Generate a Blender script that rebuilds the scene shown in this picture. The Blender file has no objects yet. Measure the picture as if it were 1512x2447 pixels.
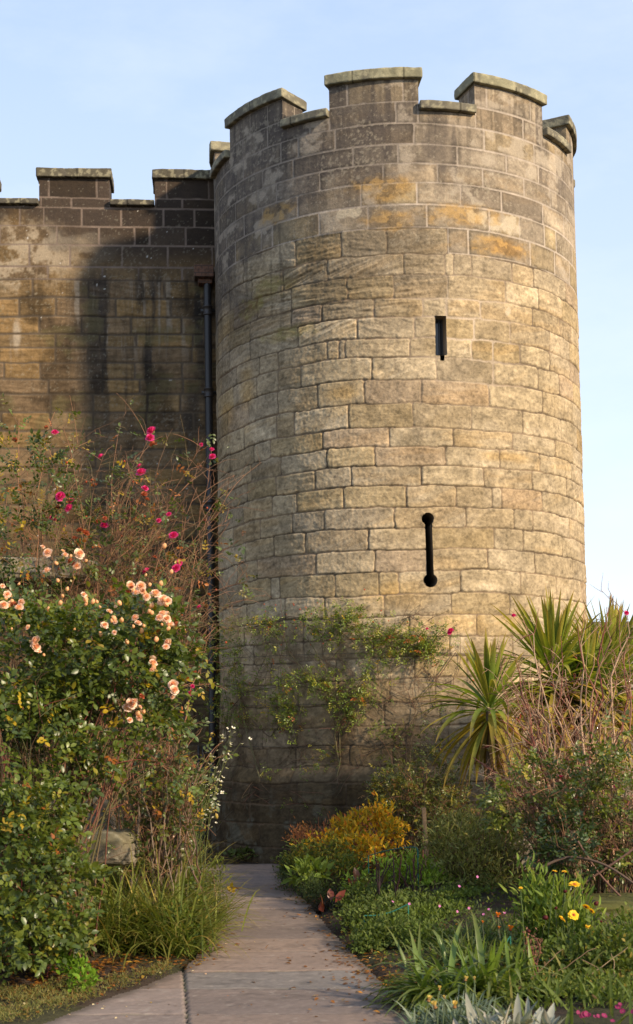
import bpy, math, random
import numpy as np
from mathutils import Matrix, Vector
PI = math.pi
random.seed(7)
rng = np.random.default_rng(11)
sc = bpy.context.scene
COL = sc.collection
# ------------------------------------------------------------------ camera
FPX, PPX, PPY = 3362.0, 756.0, 1515.0          # focal length / principal point for a 1512 x 2447 frame
PITCH, ROLL = math.radians(4.0), math.radians(-1.0)
cam_d = bpy.data.cameras.new("camera"); cam = bpy.data.objects.new("camera", cam_d); COL.objects.link(cam)
cam_d.sensor_fit = 'VERTICAL'; cam_d.sensor_height = 36.0
cam_d.lens = 36.0 * FPX / 2447.0
cam_d.shift_y = (PPY - 1223.5) / 2447.0
cam_d.dof.use_dof = True; cam_d.dof.focus_distance = 16.0; cam_d.dof.aperture_fstop = 4.5
cam_d.clip_start = 0.1; cam_d.clip_end = 2000
RC = Matrix.Rotation(PI / 2 + PITCH, 3, 'X') @ Matrix.Rotation(ROLL, 3, 'Z')
EYE = Vector((0, 0, 1.6))
cam.matrix_world = Matrix.Translation(EYE) @ RC.to_4x4()
sc.camera = cam
sc.render.resolution_x, sc.render.resolution_y = 633, 1024
# ------------------------------------------------------------------ sky and sun
SUN_AZ, SUN_EL = math.radians(54), math.radians(27)       # to the right of and behind the viewer, low
sun_dir = Vector((math.sin(SUN_AZ) * math.cos(SUN_EL), -math.cos(SUN_AZ) * math.cos(SUN_EL), math.sin(SUN_EL)))
w = bpy.data.worlds.new("World"); sc.world = w; w.use_nodes = True
nt = w.node_tree; nt.nodes.clear()
N = lambda t, **k: _n(nt, t, **k)
def _n(tree, t, **k):
    n = tree.nodes.new(t)
    for a, b in k.items():
        if a in n.inputs.keys(): n.inputs[a].default_value = b
        else: setattr(n, a, b)
    return n
sky = N('ShaderNodeTexSky'); sky.sky_type = 'NISHITA'; sky.sun_disc = False
sky.sun_elevation = SUN_EL; sky.sun_rotation = PI - SUN_AZ
sky.altitude = 50; sky.air_density = 1.0; sky.dust_density = .8; sky.ozone_density = 2.2
geo = N('ShaderNodeTexCoord')
mp = N('ShaderNodeMapping'); mp.inputs['Scale'].default_value = (2.0, 2.0, 5.0)
cn = N('ShaderNodeTexNoise'); cn.inputs['Scale'].default_value = 2.6; cn.inputs['Detail'].default_value = 7; cn.inputs['Roughness'].default_value = .6
cr = N('ShaderNodeValToRGB'); cr.color_ramp.elements[0].position = .44; cr.color_ramp.elements[1].position = .82
mx = N('ShaderNodeMixRGB'); sx = N('ShaderNodeSeparateXYZ'); hr = N('ShaderNodeValToRGB')
hr.color_ramp.elements[0].position = .0; hr.color_ramp.elements[0].color = (.68, .74, .82, 1); hr.color_ramp.elements[1].position = .50; hr.color_ramp.elements[1].color = (.37, .475, .67, 1)
hs = N('ShaderNodeVectorMath'); hs.operation = 'SCALE'; hs.inputs['Scale'].default_value = 9.0
cl = N('ShaderNodeMixRGB'); cl.inputs[2].default_value = (6.6, 6.8, 7.2, 1); cl.inputs[0].default_value = 0
ml = N('ShaderNodeMath'); ml.operation = 'MULTIPLY_ADD'; ml.inputs[1].default_value = .40; ml.inputs[2].default_value = .0
bg = N('ShaderNodeBackground'); bg.inputs['Strength'].default_value = 0.15
out = N('ShaderNodeOutputWorld')
L = nt.links.new
L(geo.outputs['Generated'], mp.inputs[0]); L(mp.outputs[0], cn.inputs['Vector']); L(cn.outputs[0], cr.inputs[0])
L(geo.outputs['Generated'], sx.inputs[0]); L(sx.outputs[2], hr.inputs[0]); L(hr.outputs[0], hs.inputs[0]); L(hs.outputs[0], cl.inputs[1]); L(cr.outputs[0], ml.inputs[0]); L(ml.outputs[0], cl.inputs[0]); L(cl.outputs[0], mx.inputs[2]); mx.inputs[0].default_value = .72; L(sky.outputs[0], mx.inputs[1]); L(mx.outputs[0], bg.inputs[0]); L(bg.outputs[0], out.inputs[0])
sl = bpy.data.lights.new("sun", 'SUN'); sl.energy = 5.0; sl.angle = math.radians(3.5); sl.color = (1.0, .81, .57)
so = bpy.data.objects.new("sun", sl); COL.objects.link(so)
so.rotation_euler = (-sun_dir).to_track_quat('-Z', 'Y').to_euler(); so.location = (8, -8, 14)
sc.view_settings.view_transform = 'Standard'; sc.view_settings.look = 'None'
sc.view_settings.exposure = 0.40; sc.view_settings.gamma = 1.0; sc.view_settings.use_curve_mapping = False
sc.cycles.max_bounces = 6; sc.cycles.transparent_max_bounces = 4
# ------------------------------------------------------------------ placing
RCn = np.array(RC); EYEn = np.array(EYE)
def ray(px, py): return RCn @ np.array([(px - PPX) / FPX, (PPY - py) / FPX, -1.0])
def W(px, py, Y):                      # the world point that is Y metres ahead in this direction
    d = ray(px, py); return EYEn + d * (Y / d[1])
def WG(px, py, z=0.0):                 # the point on the ground in this direction
    d = ray(px, py); return EYEn + d * ((z - EYEn[2]) / d[2])
def proj(p):
    q = RCn.T @ (np.asarray(p, float) - EYEn); return PPX + FPX * q[0] / -q[2], PPY - FPX * q[1] / -q[2]
# ------------------------------------------------------------------ noise
def _h(i, j, s):
    a = (i.astype(np.int64) * 374761393 + j.astype(np.int64) * 668265263 + np.int64(s) * 982451653) & 0xFFFFFFFF
    a = ((a ^ (a >> 13)) * 1274126177) & 0xFFFFFFFF
    a = ((a ^ (a >> 16)) * 2246822519) & 0xFFFFFFFF
    return ((a ^ (a >> 15)) & 0xFFFFFF) / float(0xFFFFFF)
def hsh(i, s=0): i = np.asarray(i); return _h(i, i * 0 + 17, s)
def vn(x, y, s=0):
    xi = np.floor(x); yi = np.floor(y); fx = x - xi; fy = y - yi
    fx = fx * fx * (3 - 2 * fx); fy = fy * fy * (3 - 2 * fy)
    a = _h(xi, yi, s); b = _h(xi + 1, yi, s); c = _h(xi, yi + 1, s); d = _h(xi + 1, yi + 1, s)
    return (a * (1 - fx) + b * fx) * (1 - fy) + (c * (1 - fx) + d * fx) * fy
def fbm(x, y, o=4, s=0):
    r = 0.0; a = .5; t = 0.0
    for k in range(o):
        r = r + a * vn(x * 2 ** k + 13.7 * k, y * 2 ** k - 7.1 * k, s + k); t += a; a *= .55
    return r / t
def sst(a, b, x): t = np.clip((x - a) / (b - a), 0, 1); return t * t * (3 - 2 * t)
def mix(a, b, t): return a * (1 - t[..., None]) + np.asarray(b) * t[..., None]
# ------------------------------------------------------------------ objects
def tag(o, label=None, cat=None, group=None, kind=None):
    if label: o['label'] = label
    if cat: o['category'] = cat
    if group: o['group'] = group
    if kind: o['kind'] = kind
    return o
def empty(name, loc, label, cat, group=None):
    o = bpy.data.objects.new(name, None); COL.objects.link(o); o.location = Vector(loc); o.empty_display_size = .2
    return tag(o, label, cat, group)
def _origin(parent):
    v = Vector((0, 0, 0)); p = parent
    while p is not None: v += p.location; p = p.parent
    return v
class GM:
    """collects vertices and faces, then links them as one mesh object"""
    def __init__(s): s.V = []; s.C = []; s.F = []; s.n = 0
    def add(s, V, faces, C):
        V = np.asarray(V, float).reshape(-1, 3); C = np.asarray(C, float)
        if C.ndim == 1: C = np.tile(C[:3], (len(V), 1))
        s.V.append(V); s.C.append(C.reshape(-1, 3)); 
        for f in (faces if isinstance(faces, list) else [faces]):
            s.F.append(np.asarray(f, np.int64) + s.n)
        s.n += len(V)
    def grid(s, P, C, keep=None, flip=False):
        ny, nx = P.shape[:2]; idx = np.arange(ny * nx).reshape(ny, nx)
        q = np.stack([idx[:-1, :-1], idx[:-1, 1:], idx[1:, 1:], idx[1:, :-1]], -1).reshape(-1, 4)
        if keep is not None: q = q[keep.reshape(-1)]
        if flip: q = q[:, ::-1]
        if np.asarray(C).ndim == 1: C = np.tile(C, (ny * nx, 1))
        s.add(P.reshape(-1, 3), q, np.asarray(C).reshape(-1, 3))
    def build(s, name, mat, parent=None, smooth=True, origin=None):
        V = np.concatenate(s.V); C = np.concatenate(s.C)
        o_ = np.array(_origin(parent)) if parent is not None else (np.array(origin) if origin is not None else np.zeros(3))
        V = V - o_
        me = bpy.data.meshes.new(name); me.vertices.add(len(V)); me.vertices.foreach_set('co', V.astype(np.float32).ravel())
        nl = sum(f.size for f in s.F); nf = sum(len(f) for f in s.F)
        me.loops.add(nl); me.polygons.add(nf)
        me.loops.foreach_set('vertex_index', np.concatenate([f.ravel() for f in s.F]).astype(np.int32))
        st = []; k = 0
        for f in s.F:
            m = f.shape[1]; st.append(k + np.arange(len(f)) * m); k += f.size
        me.polygons.foreach_set('loop_start', np.concatenate(st).astype(np.int32))
        me.polygons.foreach_set('use_smooth', np.full(nf, smooth))
        a = me.color_attributes.new('Col', 'FLOAT_COLOR', 'POINT')
        a.data.foreach_set('color', np.concatenate([C, np.ones((len(C), 1))], 1).astype(np.float32).ravel())
        me.update(calc_edges=True); me.materials.append(mat)
        o = bpy.data.objects.new(name, me); COL.objects.link(o)
        if parent is not None: o.parent = parent
        elif origin is not None: o.location = Vector(origin)
        return o
def dup(o, parent, loc, rot=(0, 0, 0), scale=1.0):
    c = o.copy(); COL.objects.link(c); c.parent = parent
    c.location = Vector(loc) - (_origin(parent) if parent is not None else Vector((0, 0, 0))); c.rotation_euler = rot; c.scale = (scale,) * 3
    return c
# ------------------------------------------------------------------ materials
def mat_base(name, rough=.9, spec=.3, bump=None, colvar=.12, cscale=25, transl=0, tint=(1, 1, 1)):
    m = bpy.data.materials.new(name); m.use_nodes = True; t = m.node_tree; t.nodes.clear(); l = t.links.new
    o = _n(t, 'ShaderNodeOutputMaterial'); b = _n(t, 'ShaderNodeBsdfPrincipled')
    b.inputs['Roughness'].default_value = rough; b.inputs['Specular IOR Level'].default_value = spec
    a = _n(t, 'ShaderNodeVertexColor'); a.layer_name = 'Col'
    tc = _n(t, 'ShaderNodeTexCoord')
    nz = _n(t, 'ShaderNodeTexNoise'); nz.inputs['Scale'].default_value = cscale; nz.inputs['Detail'].default_value = 6; nz.inputs['Roughness'].default_value = .7
    l(tc.outputs['Object'], nz.inputs['Vector'])
    mr = _n(t, 'ShaderNodeMapRange'); mr.inputs[1].default_value = .25; mr.inputs[2].default_value = .75; mr.inputs[3].default_value = 1 - colvar; mr.inputs[4].default_value = 1 + colvar
    l(nz.outputs[0], mr.inputs[0])
    vm = _n(t, 'ShaderNodeVectorMath'); vm.operation = 'SCALE'; l(a.outputs[0], vm.inputs[0]); l(mr.outputs[0], vm.inputs['Scale'])
    vt = _n(t, 'ShaderNodeVectorMath'); vt.operation = 'MULTIPLY'; vt.inputs[1].default_value = tint; l(vm.outputs[0], vt.inputs[0]); vm = vt
    l(vm.outputs[0], b.inputs['Base Color'])
    if bump:
        prev = None
        for (sc_, st_, dist) in bump:
            n2 = _n(t, 'ShaderNodeTexNoise'); n2.inputs['Scale'].default_value = sc_; n2.inputs['Detail'].default_value = 5; n2.inputs['Roughness'].default_value = .65
            l(tc.outputs['Object'], n2.inputs['Vector'])
            bp = _n(t, 'ShaderNodeBump'); bp.inputs['Strength'].default_value = st_; bp.inputs['Distance'].default_value = dist
            l(n2.outputs[0], bp.inputs['Height'])
            if prev: l(prev.outputs[0], bp.inputs['Normal'])
            prev = bp
        l(prev.outputs[0], b.inputs['Normal'])
    if transl:
        tr = _n(t, 'ShaderNodeBsdfTranslucent'); ms = _n(t, 'ShaderNodeMixShader'); ms.inputs[0].default_value = transl
        v2 = _n(t, 'ShaderNodeVectorMath'); v2.operation = 'MULTIPLY'; v2.inputs[1].default_value = (1.5, 1.5, .6); l(vm.outputs[0], v2.inputs[0])
        l(v2.outputs[0], tr.inputs['Color']); l(b.outputs[0], ms.inputs[1]); l(tr.outputs[0], ms.inputs[2]); l(ms.outputs[0], o.inputs[0])
    else: l(b.outputs[0], o.inputs[0])
    return m
M_STONE = mat_base('weathered_sandstone', .92, .2, [(18, .5, .02), (90, .55, .006)], .16, 45)
M_FLAG = mat_base('flagstone', .8, .35, [(12, .25, .01), (120, .35, .003)], .12, 60)
M_SOIL = mat_base('soil', .95, .2, [(30, .8, .03), (140, .6, .01)], .45, 40)
M_LEAF = mat_base('glossy_leaf', .36, .45, None, .2, 30, .30, (1.28, 1.08, .62))
M_LEAFM = mat_base('matt_leaf', .6, .2, None, .2, 30, .33, (1.22, 1.06, .66))
M_SILVER = mat_base('felted_leaf', .75, .2, None, .12, 40, .2)
M_BARK = mat_base('bark', .8, .25, [(60, .5, .004)], .25, 80)
M_PETAL = mat_base('petal', .6, .3, None, .08, 60, .3)
M_IRON = mat_base('painted_iron', .45, .5, [(70, .3, .002)], .25, 30)
M_WOOD = mat_base('sawn_wood', .8, .25, [(40, .4, .004)], .2, 50)
M_MOSS = mat_base('moss', .95, .1, [(60, 1, .02)], .5, 50)
"""GLASS"""
M_GLASS = bpy.data.materials.new('dark_glass'); M_GLASS.use_nodes = True
_b = M_GLASS.node_tree.nodes['Principled BSDF']; _b.inputs['Base Color'].default_value = (.02, .022, .025, 1); _b.inputs['Roughness'].default_value = .12
# ------------------------------------------------------------------ stonework
def stone_eval(U, V, vedges, joints, seed, wob=.0, fine=.0, rc=.02):
    U2 = U + fine * (fbm(U * 9, V * 9, 3, seed + 5) - .5) * 2
    V2 = V + wob * (vn(U * 1.1, V * .9 + 5, seed + 1) - .5) * 2 + fine * (fbm(U * 7, V * 9, 3, seed + 6) - .5) * 2
    ve = np.asarray(vedges); c = np.clip(np.searchsorted(ve, V2) - 1, 0, len(ve) - 2)
    lo = np.zeros_like(U2); hi = np.zeros_like(U2); b = np.zeros(U2.shape, np.int64)
    for k in np.unique(c):
        m = c == k; j = np.asarray(joints[k]); bb = np.clip(np.searchsorted(j, U2[m]) - 1, 0, len(j) - 2)
        b[m] = bb; lo[m] = j[bb]; hi[m] = j[bb + 1]
    du = np.minimum(U2 - lo, hi - U2); dv = np.minimum(V2 - ve[c], ve[c + 1] - V2)
    ax = rc - du; ay = rc - dv
    d = np.where((ax > 0) & (ay > 0), rc - np.hypot(np.maximum(ax, 0), np.maximum(ay, 0)), np.minimum(du, dv))
    sid = c * 1009 + b + seed * 77777
    return d, sid, (U2 - lo) / (hi - lo + 1e-9), (V2 - ve[c]) / (ve[c + 1] - ve[c]), c
def fill_joints(known, u0, u1, wmin, wmax, rr):
    k = sorted([x for x in known if u0 < x < u1]); out = [u0]
    for x in k + [u1]:
        gap = x - out[-1]
        if gap > wmax * 1.25:
            n = max(1, int(round(gap / ((wmin + wmax) / 2)))); a = out[-1]
            cuts = [a + gap * (i + rr.uniform(-.18, .18)) / n for i in range(1, n)]
            out += cuts
        out.append(x)
    return out
# ================================================================== ROUND TOWER
TX, TY, TR = 1.163, 19.06, 2.473
PLINTH = 1.13
def tpos(th, r, z): return np.stack([TX + r * np.sin(th), TY - r * np.cos(th), z + 0 * th], -1)
def th_of(px, z):
    lo, hi = math.radians(-84), math.radians(84)
    for _ in range(40):
        m = (lo + hi) / 2
        x, _y = proj((TX + TR * math.sin(m), TY - TR * math.cos(m), z))
        if x < px: lo = m
        else: hi = m
    return lo
Zc = [9.73, 9.501, 9.218, 8.947, 8.686, 8.452, 8.213, 7.944, 7.66, 7.345, 7.083, 6.806, 6.575, 6.315, 6.075, 5.795, 5.5, 5.212, 4.989,
      4.762, 4.526, 4.269, 4.019, 3.763, 3.504, 3.23, 2.966, 2.703, 2.465, 2.204, 1.923, 1.652, 1.421, 1.186, .991, .737, .498, .216, -.1, -.4]
A_ = lambda l: [453.6 + .7 * x for x in l]
B_ = lambda l: [483.8 + .68 * x for x in l]
JX = {1: A_([205, 265, 536, 727, 1013, 1162]), 2: A_([180, 265, 410, 475, 703, 778, 975, 1137, 1200]), 3: A_([182, 310, 370, 495, 765, 1005, 1175, 1270]),
      4: A_([160, 248, 352, 557, 710, 913, 1080, 1190]), 5: A_([155, 232, 295, 443, 660, 845, 1000, 1140, 1230]),
      6: A_([185, 248, 368, 583, 775, 1063, 1205]), 7: A_([155, 243, 282, 440, 607, 808, 1022, 1125, 1210, 1250]),
      8: A_([183, 360, 515, 670, 880, 950, 1162, 1245]), 9: A_([212, 318, 470, 730, 870, 900, 960, 1100, 1175]),
      10: A_([230, 345, 537, 695, 880, 1078, 1190, 1270]), 11: A_([205, 345, 450, 628, 795, 875, 993, 1170]),
      12: B_([165, 335, 543, 745, 837, 955, 1080, 1220, 1290]), 13: B_([200, 265, 437, 480, 500, 730, 837, 945, 1020, 1115, 1220]),
      14: B_([190, 265, 345, 595, 822, 1020, 1180, 1255]), 15: B_([265, 405, 568, 768, 1005, 1195, 1300]), 16: B_([260, 322, 513, 740, 945, 1125, 1262]),
      17: B_([180, 237, 422, 655, 880, 1090, 1240, 1300]), 18: B_([275, 437, 605, 852, 1045, 1185, 1295]), 19: B_([155, 395, 522, 768, 988, 1160, 1280]),
      20: B_([245, 330, 495, 717, 890, 1018, 1052, 1195, 1315]), 21: B_([202, 428, 675, 925, 1095, 1160, 1290]), 22: B_([250, 360, 582, 800, 1025, 1128, 1265]),
      23: B_([190, 398, 605, 800, 1003, 1168, 1300]), 24: B_([240, 270, 465, 620, 688, 905, 1118, 1243, 1330]), 25: B_([155, 430, 640, 875, 1080, 1235]),
      26: B_([235, 480, 725, 965, 1150]), 27: B_([180, 355, 600, 870, 1090]), 28: B_([240, 470, 745, 930, 1180])}
T_U0, T_U1 = -1.80 * TR, 1.80 * TR
rr = random.Random(5)
T_V = sorted(Zc); T_J = []
for k in range(len(T_V) - 1):
    zi = len(Zc) - 2 - k                      # index of this course in Zc (top edge)
    kn = [th_of(x, (Zc[zi] + Zc[zi + 1]) / 2) * TR for x in JX.get(zi, [])]
    T_J.append(fill_joints(kn, T_U0, T_U1, .42, .78, rr))
def ellipse(U, V, u, v, ru, rv): return np.sqrt(((U - u) / ru) ** 2 + ((V - v) / rv) ** 2)
def tstain(px, py, rpx, rpy):
    """a mark on the stone, from where it is seen to where it is on the drum: centre and half sizes in metres"""
    d = ray(px, py); ox, oy = -TX, -TY; a = d[0] ** 2 + d[1] ** 2; b = ox * d[0] + oy * d[1]; c = ox * ox + oy * oy - TR * TR
    t = (-b - math.sqrt(max(b * b - a * c, 0))) / a; p = EYEn + d * t; th = math.atan2(p[0] - TX, -(p[1] - TY))
    return th * TR, p[2], rpx / 200 / max(.3, math.cos(th)), rpy / 190
LICHEN = [tstain(*a) for a in [(925, 450, 70, 22), (940, 520, 62, 20), (1100, 510, 80, 20), (1190, 585, 75, 22), (1230, 600, 55, 16), (660, 510, 38, 22), (640, 690, 50, 28), (600, 740, 26, 20), (690, 795, 60, 14)]]
PALE = [tstain(*a) for a in [(1222, 535, 20, 20), (1140, 520, 26, 14), (1180, 530, 14, 16), (855, 762, 26, 3), (1215, 745, 8, 10), (830, 510, 24, 12)]]
YELL = [tstain(*a) for a in [(1205, 1092, 70, 14), (960, 1420, 110, 40), (1080, 1490, 110, 30), (820, 940, 50, 26), (560, 1500, 60, 40), (590, 930, 20, 60), (540, 1000, 20, 60)]]
def tower_style(U, V, arc=True):
    th = U / TR
    d0, sid, lu, lv, c = stone_eval(U, V, T_V, T_J, 1, .006, .004, .02)
    d1, sid1, lu1, lv1, c1 = stone_eval(U, V + .022 * (vn(U * 3.1, V * 2.2, 8) - .5), T_V, T_J, 1, .026, .013, .035)
    ash = (V > 7.66) | ((U > th_of(1070, 7.5) * TR) & (V > 7.345))
    ash = ash.astype(float)
    d = np.where(ash > .5, d0, d1); sid = np.where(ash > .5, sid, sid1)
    r1, r2, r3, r4 = hsh(sid, 1), hsh(sid, 2), hsh(sid, 3), hsh(sid, 4)
    jw = np.where(ash > .5, .0085, .0025 + .007 * r4 * (vn(U * 3, V * 3, 9)))
    wide = np.exp(-ellipse(U, V, th_of(1120, 5.9) * TR, 6.4, .75, .9) ** 2)
    jw = jw * (1 + 1.2 * wide * (ash < .5) * (vn(U * 1.4, V * 1.4, 19) > .5))
    bev = np.where(ash > .5, .003, .0060)
    s = sst(jw, jw + bev, d)
    inner = sst(jw, jw + .03, d)
    # bedding planes of the sandstone, tilted from block to block
    a = (r3 - .5) * .7 * (r2 > .45) + (r3 - .5) * .12
    bu = U * np.cos(a) + V * np.sin(a); bv = -U * np.sin(a) + V * np.cos(a)
    bed = fbm(bu * 3.4 + r1 * 50, bv * 30 + r2 * 40, 4, 31) - .5
    bed2 = fbm(bu * 5 + r1 * 50, bv * 75 + r2 * 40, 2, 37) - .5
    pit = fbm(U * 40, V * 40, 3, 41) - .5
    er = np.exp(-ellipse(U, V, th_of(760, 7) * TR, 6.95, 1.5, .55) ** 2)
    rough = np.where(ash > .5, .10, .22 + .5 * r4 * r3 + 1.3 * er)
    h = -np.where(ash > .5, .003, .012 - .008 * wide) * (1 - s)
    h = h + s * (np.where(ash > .5, .003, .009) * (r1 - .5) + inner * rough * (bed * .022 + bed2 * .008) + (.002 + .009 * (ash < .5)) * pit + (ash < .5) * .014 * (fbm(U * 4, V * 5, 2, 43) - .5))
    crack = er * .8 * sst(.60, .70, fbm(bu * 1.6 + r1 * 9, bv * 16, 2, 47)) * (ash < .5); h = h - crack * .016 * s
    # colour of the stone itself
    P = np.array([[.365, .298, .205], [.365, .290, .180], [.355, .295, .212], [.405, .338, .242], [.365, .288, .205], [.325, .270, .195]])
    Q = np.array([[.330, .278, .215], [.260, .218, .172], [.330, .268, .178], [.370, .315, .248], [.305, .258, .205], [.335, .272, .175]])
    w_ = np.array([0, .30, .46, .62, .85, .94, 1.01]); pi_ = np.clip(np.searchsorted(w_, r2, side='right') - 1, 0, 5)
    col = np.where((ash > .5)[..., None], Q[pi_], P[pi_]) * np.where(ash > .5, .78 + .44 * r1, .88 + .24 * r1)[..., None]
    n1 = fbm(U * 1.3, V * 1.3, 4, 51); n2 = fbm(U * 9, V * 9, 4, 52); n3 = fbm(U * 30, V * 30, 3, 53); n4 = sst(.60, .74, fbm(bu * 26, bv * 44, 3, 54))
    col = col * (1 + .5 * (n1 - .5) + .75 * (n2 - .5) + .75 * (n3 - .5))[..., None]
    col = col * (1 + (.22 + .35 * r3) * bed * (1 + 1.0 * er) * (ash < .5))[..., None]
    col = col * np.array([1.02, .965, .865])
    run = sst(.50, .60, fbm(U * 17 + .5 * n2, V * .55, 4, 68)) * sst(8.3, 9.0, V + .9 * (n1 - .5)) * .55 + sst(.55, .64, fbm(U * 11, V * .5, 4, 69)) * sst(5.4, 7.6, V) * sst(.3, -.6, th) * .6
    col = mix(col, col * .38, np.clip(run, 0, 1))
    # iron staining along the bedding of some blocks
    ir = sst(.52, .66, fbm(bu * 1.2 + r3 * 30, bv * 7 + r1 * 20, 3, 55)) * (r3 > .45)
    col = mix(col, col * np.array([1.16, .98, .70]), ir * .28)
    col = mix(col, col * .55, n4 * (ash < .5) * .6)
    # soot and black crust near the top and down the left
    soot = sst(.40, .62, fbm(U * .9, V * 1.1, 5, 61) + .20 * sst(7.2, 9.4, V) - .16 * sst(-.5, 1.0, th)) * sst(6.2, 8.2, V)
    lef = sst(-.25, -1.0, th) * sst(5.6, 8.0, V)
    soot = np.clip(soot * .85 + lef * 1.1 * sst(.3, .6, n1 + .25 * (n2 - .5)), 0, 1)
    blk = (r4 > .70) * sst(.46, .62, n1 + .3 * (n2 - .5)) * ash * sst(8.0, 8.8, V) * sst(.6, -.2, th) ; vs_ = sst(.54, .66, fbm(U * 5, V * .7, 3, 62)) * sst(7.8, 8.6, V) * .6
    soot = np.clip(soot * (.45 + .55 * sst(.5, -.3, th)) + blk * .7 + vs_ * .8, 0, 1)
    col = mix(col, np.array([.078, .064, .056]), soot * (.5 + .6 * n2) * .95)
    ptch = sst(.54, .66, fbm(U * 4.5, V * 5.5, 5, 64)) * ash * (r1 > .35); col = mix(col, np.array([.40, .335, .255]), ptch * .6)
    edg = ash * (1 - sst(.0, .05, d - jw)) * sst(.4, .6, fbm(U * 3, V * 3, 2, 67)); col = mix(col, col * .62, edg)
    gre = sst(.46, .62, fbm(U * 1.6, V * 2.2, 4, 63)) * (1 - sst(7.3, 8.2, V))
    col = mix(col, col * np.array([.80, .78, .72]), gre * .7)
    er2 = er * sst(.4, .7, n1 + .25 * (n2 - .5)); col = mix(col, col * .62, er2)
    # lichen
    sp = sst(.68, .74, fbm(U * 34, V * 34, 3, 71) + .42 * (fbm(U * 2.2, V * 2.6, 3, 72) - .5) + .02 * sst(8.0, 9.0, V)) * sst(7.0, 7.8, V)
    col = mix(col, np.array([.42, .36, .26]), sp * .35)
    LM = []; cru = sst(.50, .58, fbm(U * 13, V * 17, 5, 74))
    for (u, v, ru, rv) in LICHEN:
        m = sst(1.35, .4, ellipse(U, V, u, v, ru * 1.15, rv * 1.2) + 1.5 * (fbm(U * 6, V * 9, 5, 73) - .5))
        LM.append((m, v))
    for (u, v, ru, rv) in PALE:
        m = sst(1.1, .8, ellipse(U, V, u, v, ru, rv) + 2.6 * (fbm(U * 11, V * 9, 4, 76) - .5)); col = mix(col, np.array([.50, .42, .30]), m * .7)
    for (u, v, ru, rv) in YELL:
        m = sst(1.3, .2, ellipse(U, V, u, v, ru, rv) + .8 * (fbm(U * 4, V * 12, 3, 78) - .5)); col = mix(col, col * np.array([1.15, .98, .66]), m * .7)
    # damp grime, with bush shade painted in, darkest low on the left
    grime_shade = sst(3.0, .8, V + 1.3 * (n1 - .5) + 1.0 * sst(-.3, .6, th)) ; col = mix(col, col * np.array([.40, .36, .32]), grime_shade * .95)
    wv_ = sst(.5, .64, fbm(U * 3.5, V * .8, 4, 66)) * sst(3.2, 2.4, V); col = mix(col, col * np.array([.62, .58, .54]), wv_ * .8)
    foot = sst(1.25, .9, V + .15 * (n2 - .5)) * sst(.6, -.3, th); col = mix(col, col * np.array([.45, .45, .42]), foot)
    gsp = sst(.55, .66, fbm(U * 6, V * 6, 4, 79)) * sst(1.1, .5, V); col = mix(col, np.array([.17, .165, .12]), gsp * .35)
    # mortar
    mo = np.where((ash > .5)[..., None], np.array([.44, .365, .29]), np.array([.215, .155, .10])) * (1 + .5 * (n2 - .5) + .3 * (n3 - .5))[..., None]
    mo = mo * (1 - .45 * soot)[..., None]
    mo = mix(mo, np.array([.56, .45, .33]), wide * .8)
    mo = mix(mo, mo * np.array([.55, .5, .45]), grime_shade * .9)
    dark = sst(.35, .6, vn(U * 2.3, V * 6, 91)) * (ash < .5) * (1 - wide); mo = mix(mo, mo * .5, dark)
    fin = mix(mo, col, s)
    for m, v in LM:
        fin = mix(fin, fin * (np.array([1.08, .88, .55]) if v > 7.3 else np.array([.95, .9, .55])), m * .65)
        fin = mix(fin, np.array([.43, .27, .10] if v > 7.3 else [.24, .20, .08]), m * cru * .6)
    return h, np.clip(fin, .004, .8)
SLW = dict(u=th_of(1053.5, 6.35) * TR, v0=6.09, v1=6.575, hw=.069)
KEY = dict(u=th_of(1025, 3.85) * TR, za=4.11, zb=3.375, ra=.075, rb=.082, hw=.043)
def hole_sdf(U, V):
    a = np.maximum(np.abs(U - SLW['u']) - SLW['hw'], np.abs(V - (SLW['v0'] + SLW['v1']) / 2) - (SLW['v1'] - SLW['v0']) / 2)
    a = np.minimum(a, np.maximum(np.abs(U - SLW['u'] - .01) - .026, np.abs(V - SLW['v0'] + .02) - .045))
    b = np.hypot(U - KEY['u'] + .008, V - KEY['za']) - KEY['ra']; c = np.hypot(U - KEY['u'] - .008, V - KEY['zb']) - KEY['rb']
    d = np.maximum(np.abs(U - KEY['u'] - .012 * (KEY['za'] - V) + .003) - KEY['hw'], np.abs(V - (KEY['za'] + KEY['zb']) / 2) - (KEY['za'] - KEY['zb']) / 2)
    return np.minimum(np.minimum(a, b), np.minimum(c, d))
def tower_surface(th, z, h):
    r = TR + h + .11 * sst(PLINTH + .10, PLINTH - .12, z) + .05 * sst(2.5, 0, z)
    return np.stack([TX + r * np.sin(th), TY - r * np.cos(th), z], -1)
tower = empty('round_tower', (TX, TY, 0), 'tall round sandstone tower with battlements and a keyhole arrow slit', 'tower')
ZSB = 9.105           # under side of the sill slabs
u = np.arange(math.radians(-101) * TR, math.radians(101) * TR, .0115); v = np.append(np.arange(-.25, ZSB, .0115), ZSB)
U, V = np.meshgrid(u, v)
sd = hole_sdf(U, V); gv, gu = np.gradient(sd, .0115)
near = np.abs(sd) < .007
U = np.where(near, U - sd * gu, U); V = np.where(near, V - sd * gv, V)
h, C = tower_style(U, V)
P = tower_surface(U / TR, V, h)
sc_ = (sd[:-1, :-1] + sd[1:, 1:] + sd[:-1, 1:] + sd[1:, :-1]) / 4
g = GM(); g.grid(P, C, keep=sc_ > 0)
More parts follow.
